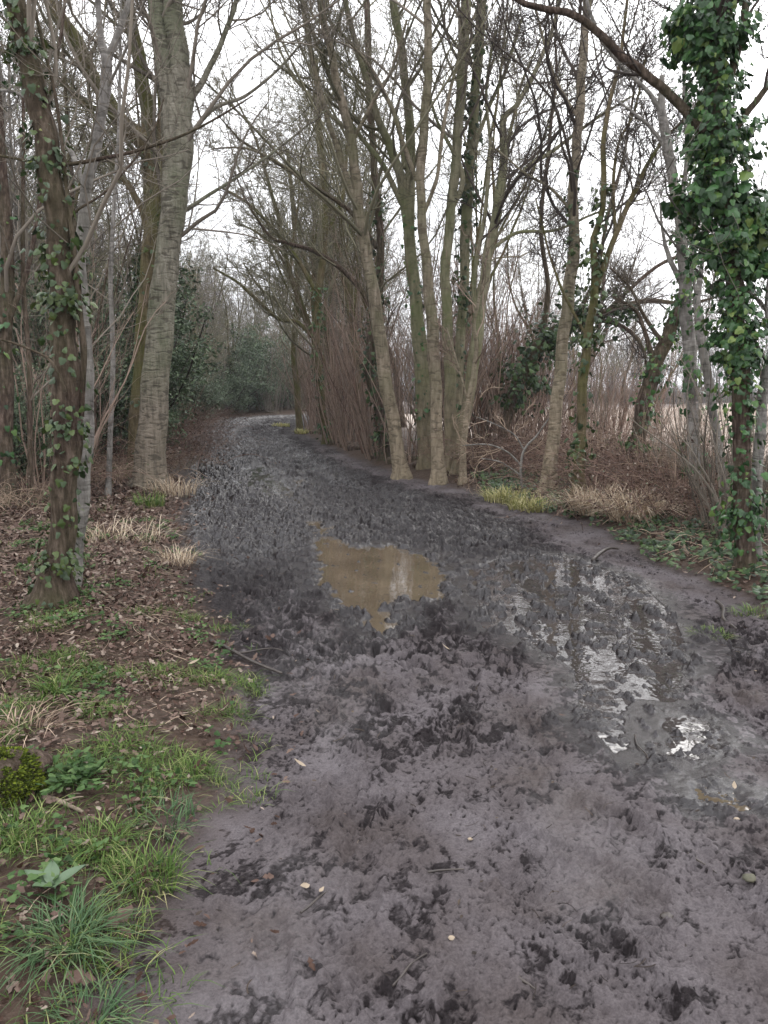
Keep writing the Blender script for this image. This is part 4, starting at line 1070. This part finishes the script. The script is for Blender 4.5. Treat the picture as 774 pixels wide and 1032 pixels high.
# distinct tufts
def tuft(px, py, label, mat, n, spread, h, w, lean=.7, grp=None):
    b = G(px, py); g = Geo()
    blades(g, rg, np.zeros((1, 3)), n, spread, h, w, lean)
    o = link('grass_tuft', g.build('grass_tuft'), M[mat], loc=b)
    return tag(o, label, 'grass tuft', grp)
tuft(65, 950, 'large blue-green grass tuft at the bottom left corner', 'grass_blue', 260, .09, .125, .0042, 1.5)
tuft(90, 1026, 'blue-green grass tuft at the very bottom of the left verge', 'grass_blue', 140, .08, .09, .004, 1.5)
tuft(100, 850, 'bright green upright grass tuft between leaves and mud on the left verge', 'grass', 190, .09, .10, .004, 1.2)
tuft(150, 890, 'yellow-green grass tuft at the mud edge above the bottom left corner', 'grass', 190, .10, .13, .0045, 1.0)
tuft(22, 840, 'green grass tuft at the left edge under the mossy stump', 'grass', 150, .09, .11, .004, 1.3)
tuft(165, 830, 'spreading green grass tuft left of the smooth grey mud', 'grass_blue', 150, .12, .10, .005, 1.1)
tuft(55, 700, 'small straw-and-green grass tuft right of the mossy stump top', 'grass', 110, .07, .16, .006, 1.1)
tuft(180, 568, 'straw tuft with green heart at the left path edge', 'grass_dry', 150, .16, .24, .006, 1.2)
tuft(30, 735, 'limp pale dead grass lying beside the mossy stump', 'stem_straw', 60, .12, .14, .005, 1.8)
tuft(195, 775, 'small green grass tuft on the bare mud left of the pale leaf', 'grass', 100, .08, .09, .0045, 1.0)
tuft(175, 498, 'pale straw tuft at the foot of the stout ringed trunk', 'grass_dry', 200, .35, .38, .010, 1.0)
tuft(120, 545, 'straw-coloured dead grass behind the near left trunk', 'grass_dry', 160, .45, .30, .007, 1.2)
tuft(512, 504, 'bright yellow-green grass tuft below the pale sapling', 'grass_lime', 420, .34, .27, .013, .9)
tuft(538, 506, 'yellow-green grass tuft touching the foot of the lone tan trunk', 'grass_lime', 360, .34, .24, .013, .9)
tuft(598, 516, 'pale straw grass tuft right of the ivied mossy stem', 'grass_dry', 420, .28, .48, .012, 1.1)
tuft(640, 524, 'pale straw grass tuft under the leaning ivy-wrapped trunk', 'grass_dry', 420, .28, .52, .012, 1.1)
tuft(716, 640, 'low dark green tuft on the bare mud of the right flank', 'grass', 170, .13, .06, .004, 1.2)
tuft(758, 618, 'low green tuft at the right edge under the ivy bank', 'grass', 150, .14, .08, .005, 1.2)
tuft(306, 437, 'yellow-green tuft at the far right path edge near the bend', 'grass_lime', 160, .35, .25, .03, .8)
tuft(283, 430, 'yellow tuft farthest along the right path edge', 'grass_lime', 160, .4, .25, .035, .8)
tuft(150, 510, 'mossy green tuft at the base of the stout ringed trunk', 'grass', 140, .2, .25, .01, .7)

# ------------------------------------------------------------------ small single things
def stick(px0, py0, px1, py1, w, label, mat='wet_stick', bend=.1, arch=0.0, name='stick', fork=False):
    a, b = G(px0, py0), G(px1, py1)
    r = np.random.default_rng(int(px0*7+py0))
    A, B = np.array(a), np.array(b); L = np.linalg.norm(B-A)
    ctrl = [A, A*.7+B*.3+r.normal(0, bend*L*.3, 3)*[1, 1, 0]+[0, 0, arch*L], A*.35+B*.65+r.normal(0, bend*L*.3, 3)*[1, 1, 0]+[0, 0, arch*L], B]
    p = spline(ctrl, 16); p[:, 2] = np.maximum(p[:, 2], H(p[:, 0], p[:, 1]))+w*.9+.004
    g = Geo(); wd = w*np.linspace(1, .55, 16)*(1+.12*np.sin(np.arange(16)*2.1))
    tubes(g, (p-A)[None], wd[None], 8, .15, True)
    if fork:
        q = grow(r, (p[7:8]-A), (p[8:9]-p[6:7])+r.normal(0, .03, (1, 3))+[[.03, .04, .02]], np.array([L*.4]), np.array([w*.6]), 7, .15, .0, .4)
        tubes(g, q[0], q[1], 6, 0, True)
    return tag(link(name, g.build(name), M[mat], loc=A), label, 'stick')
stick(597, 567, 623, 555, .018, 'dark curved stick lying at the right path edge above the wet patch', arch=.06)
stick(722, 608, 742, 636, .014, 'short dark stick pointing down the muddy right flank')
stick(212, 648, 284, 681, .012, 'long thin dark stick across the left path edge', fork=True)
stick(103, 598, 168, 632, .010, 'thin brown stick among dead leaves right of the near trunk', 'stick_pale')
stick(52, 596, 30, 618, .008, 'short twig leaning against the left foot of the near trunk', 'stick_pale')
stick(22, 768, 46, 802, .008, 'pale bare stick below the mossy stump, upper of two', 'stick_pale')
stick(44, 806, 84, 822, .010, 'crooked grey-green stick below the mossy stump, lower of two', 'stick_pale', fork=True)
stick(396, 996, 430, 963, .0035, 'thin dark twig pressed in the mud at the bottom centre')
stick(431, 881, 468, 878, .004, 'short straight dark twig in the smooth mud')
stick(303, 922, 335, 898, .004, 'faint dark twig in the mud left of centre, near pale scraps')
stick(693, 862, 722, 882, .004, 'dark twig in the mud left of the mossy stone')
stick(165, 843, 195, 868, .005, 'dark twig beside the yellow-green tuft on the left verge')
stick(690, 560, 672, 522, .012, 'pale upright broken stick leaning on the right bank', 'stick_pale', arch=.0)
stick(520, 985, 540, 1000, .004, 'tiny dark twig near the bottom edge of the mud')
stick(640, 742, 655, 775, .004, 'dark curved root end below the last bright water patch')

def stone(px, py, s_, label, mat='stone'):
    b = G(px, py); r = np.random.default_rng(int(px))
    import bmesh
    bm = bmesh.new(); bmesh.ops.create_icosphere(bm, subdivisions=3, radius=1)
    for v in bm.verts:
        c = v.co; k = 1+.22*float(perlin(np.array([c.x*1.4+px]), np.array([c.y*1.4+c.z]))[0])+.1*float(perlin(np.array([c.x*4]), np.array([c.y*4+c.z*3]))[0])
        v.co = Vector((c.x*s_*1.3*k, c.y*s_*k, c.z*s_*.65*k+s_*.3))
    me = bpy.data.meshes.new('stone'); bm.to_mesh(me); bm.free()
    me.polygons.foreach_set('use_smooth', [True]*len(me.polygons))
    return tag(link('stone', me, M[mat], loc=b), label, 'stone')
stone(755, 886, .018, 'mossy olive stone in the mud near the right edge')
stone(672, 925, .016, 'dark flint lump in the mud at the lower right', 'wet_stick')
stone(474, 846, .007, 'tiny pale pebble in the mud at the centre', 'pale_leaf')
stone(455, 946, .008, 'small pale pebble in the mud at the bottom centre', 'pale_leaf')
stone(742, 826, .009, 'small pale pebble below the stone-edged puddle at right', 'pale_leaf')

def leaf(px, py, s_, label, mat='pale_leaf', tpl=LEAF):
    b = G(px, py); r = np.random.default_rng(int(px+py)); g = Geo()
    scatter(g, tpl, np.array([[0, 0, .022]]), np.array([[r.normal(0, .25), r.normal(0, .25), 1]]), r.normal(0, 1, (1, 3)), np.array([s_]), np.array([.3]))
    o = link('fallen_leaf', g.build('fallen_leaf', False), M[mat], loc=b)
    return tag(o, label, 'leaf')
leaf(308, 777, .05, 'pale curled leaf on the dark mud left of centre')
leaf(312, 898, .035, 'pale leaf scrap in the smooth mud at lower left, largest of its cluster')
leaf(322, 905, .022, 'cream leaf scrap just right of the larger one in the lower left mud')
leaf(740, 800, .03, 'pale leaf at the rim of the small brown puddle at right')
leaf(563, 724, .03, 'orange-brown leaf scrap on mud left of the bright wet patches', 'litter')
leaf(453, 658, .05, 'straw-yellow leaf on the mud just below the brown puddle')
leaf(190, 673, .06, 'white-backed leaf on the litter near the left path edge')
leaf(108, 940, .075, 'pinkish brown leaf beside the large blue-green tuft', 'litter', OAK)
leaf(740, 588, .07, 'pale orange leaf on the ivy at the right bank')
leaf(728, 584, .06, 'cream leaf on the ivy left of the pale orange one')
leaf(95, 995, .07, 'pale brown leaf at the bottom left under the blue-green tuft', 'litter', OAK)

# dock plant with broad leaves
b = G(52, 900); root = thing('dock_plant', 'broad pale green dock leaves above the large blue-green tuft', 'plant', b)
for a, L_ in ((2.9, .09), (.5, .10), (1.9, .075), (4.2, .06), (5.3, .07)):
    u = np.linspace(0, 1, 9); W_ = np.sin(u**.8*PI)*.022+.0015
    d = np.array([math.cos(a), math.sin(a)]); s_ = np.array([-d[1], d[0]])
    V = []
    for t, w in zip(u, W_):
        c = d*t*L_; z = .02+.09*math.sin(t*2.4)*L_*5*.12+.03*t
        V += [(*(c-s_*w), z+.008), (*c, z), (*(c+s_*w), z+.008)]
    Fq = [[3*i+j, 3*i+j+1, 3*i+j+4, 3*i+j+3] for i in range(8) for j in (0, 1)]
    me = mesh('leaf', np.array(V), [np.array(Fq)]); link('leaf', me, M['dock'], root)
# herb clump
b = G(78, 790); g = Geo(); n = 130
pp = np.stack([rg.normal(0, .055, n), rg.normal(0, .07, n), rg.uniform(.02, .07, n)], 1)
scatter(g, IVY, pp, norm(rg.normal(0, .3, (n, 3))+[0, 0, 1]), rg.normal(0, 1, (n, 3)), rg.uniform(.02, .035, n))
tubes(g, np.stack([pp*0+[0, 0, -.01], pp*.5+[0, 0, .01], pp-[0, 0, .001]], 1), np.full((n, 3), .0012), 3)
tag(link('herb_plant', g.build('herb_plant', False), M['herb'], loc=b), 'clump of small bright green lobed leaves right of the mossy stump', 'plant')

# mossy stump at the left edge
b = G(2, 800); root = thing('tree_stump', 'mossy stump at the left edge of the verge', 'stump', b); root.scale = (1, 1, .72)
g = Geo(); n = 26; zz_ = np.linspace(-.06, .2, n); p = np.stack([zz_*.1-.02, zz_*.05, zz_], 1)
rd = .15*(1+.5*np.exp(-(zz_+.06)/.05))*np.sqrt(np.clip(1.05-(np.maximum(zz_, 0)/.2)**3, .05, 1))
tubes(g, p[None], rd[None], 40, .45, True); link('stump_wood', g.build('stump_wood'), M['bark_dark'], root)
g = Geo(); n = 9000; a = rg.uniform(0, 2*PI, n); hz = rg.uniform(-.02, .215, n)
keep = perlin(a*1.6, hz*9, 6)+.5*(hz/.2) > .05
a, hz = a[keep], hz[keep]; rr_ = (.15+.02*perlin(a*2, hz*20, 3))*(1+.5*np.exp(-(hz+.06)/.05))*np.sqrt(np.clip(1.05-(np.maximum(hz, 0)/.2)**3, .0, 1))*(1-.9*(rg.random(len(a))**.5)*(hz > .185))
pos = np.stack([np.cos(a)*rr_+hz*.1-.02, np.sin(a)*rr_+hz*.05, np.minimum(hz, .205)], 1)
nrm_ = np.stack([np.cos(a), np.sin(a), .6+0*a], 1)
scatter(g, LEAF, pos, rg.normal(0, 1, pos.shape), nrm_, rg.uniform(.008, .02, len(a)))
link('moss', g.build('moss', False), M['moss'], root)

me = bpy.data.meshes.new('haze')
a_, b_, c_, d_ = -1100, 1100, -60, 1400
zc = (-1.5, 26)
vv = [(x, y, z) for z in zc for y in (c_, d_) for x in (a_, b_)]
me.from_pydata(vv, [], [(0, 2, 3, 1), (4, 5, 7, 6), (0, 1, 5, 4), (2, 6, 7, 3), (0, 4, 6, 2), (1, 3, 7, 5)]); me.update()
hm = bpy.data.materials.new('haze'); hm.use_nodes = True; hn = hm.node_tree
hn.nodes.remove(hn.nodes['Principled BSDF'])
pv = hn.nodes.new('ShaderNodeVolumePrincipled'); pv.inputs['Color'].default_value = (.92, .93, .96, 1); pv.inputs['Density'].default_value = .0007
hn.links.new(pv.outputs[0], hn.nodes['Material Output'].inputs['Volume'])
tag(link('haze', me, hm), 'thin damp winter haze filling the air', 'haze', kind='stuff')
# ------------------------------------------------------------------ light
w = bpy.data.worlds.new('World'); scene.world = w; w.use_nodes = True
nt = w.node_tree; bg = nt.nodes['Background']
sky = nt.nodes.new('ShaderNodeTexSky'); sky.sky_type = 'NISHITA'; sky.sun_disc = False
EL_, AZ = math.radians(38), math.radians(25)
sky.sun_elevation = EL_; sky.sun_rotation = AZ; sky.dust_density = 4; sky.air_density = 1
hs = nt.nodes.new('ShaderNodeHueSaturation'); hs.inputs['Saturation'].default_value = .25
nt.links.new(sky.outputs[0], hs.inputs['Color'])
tc = nt.nodes.new('ShaderNodeTexCoord')
nz = nt.nodes.new('ShaderNodeTexNoise'); nz.inputs['Scale'].default_value = 2.2; nz.inputs['Detail'].default_value = 5
nt.links.new(tc.outputs['Generated'], nz.inputs[0])
cl = ramp(nt, nz.outputs[0], [(.35, (8.6, 8.8, 9.3)), (.65, (10.2, 10.2, 10.5))])
mx = nt.nodes.new('ShaderNodeMix'); mx.data_type = 'RGBA'; mx.inputs[0].default_value = .85
nt.links.new(hs.outputs[0], mx.inputs[6]); nt.links.new(cl.outputs[0], mx.inputs[7])
sz_ = nt.nodes.new('ShaderNodeSeparateXYZ'); nt.links.new(tc.outputs['Generated'], sz_.inputs[0])
mr = nt.nodes.new('ShaderNodeMapRange'); mr.inputs['From Min'].default_value = .1; mr.inputs['From Max'].default_value = 1; mr.inputs['To Min'].default_value = 1.45; mr.inputs['To Max'].default_value = 2.7
nt.links.new(sz_.outputs[2], mr.inputs[0])
vm = nt.nodes.new('ShaderNodeVectorMath'); vm.operation = 'SCALE'; nt.links.new(mx.outputs[2], vm.inputs[0]); nt.links.new(mr.outputs[0], vm.inputs['Scale'])
nt.links.new(vm.outputs[0], bg.inputs[0]); bg.inputs[1].default_value = .10
sun = bpy.data.lights.new('sun', 'SUN'); sun.energy = .7; sun.angle = math.radians(30); sun.color = (1, .97, .93)
so = bpy.data.objects.new('sun', sun); COL.objects.link(so)
d = Vector((math.sin(AZ)*math.cos(EL_), math.cos(AZ)*math.cos(EL_), math.sin(EL_)))
so.rotation_euler = d.to_track_quat('Z', 'Y').to_euler()
vs = scene.view_settings
vs.view_transform = 'Standard'; vs.look = 'None'; vs.exposure = 0.38; vs.gamma = 1; vs.use_curve_mapping = False
cy = scene.cycles
cy.max_bounces = 5; cy.diffuse_bounces = 3; cy.glossy_bounces = 2; cy.transmission_bounces = 2
cy.use_denoising = True; cy.volume_bounces = 1; cy.denoising_prefilter = 'ACCURATE'
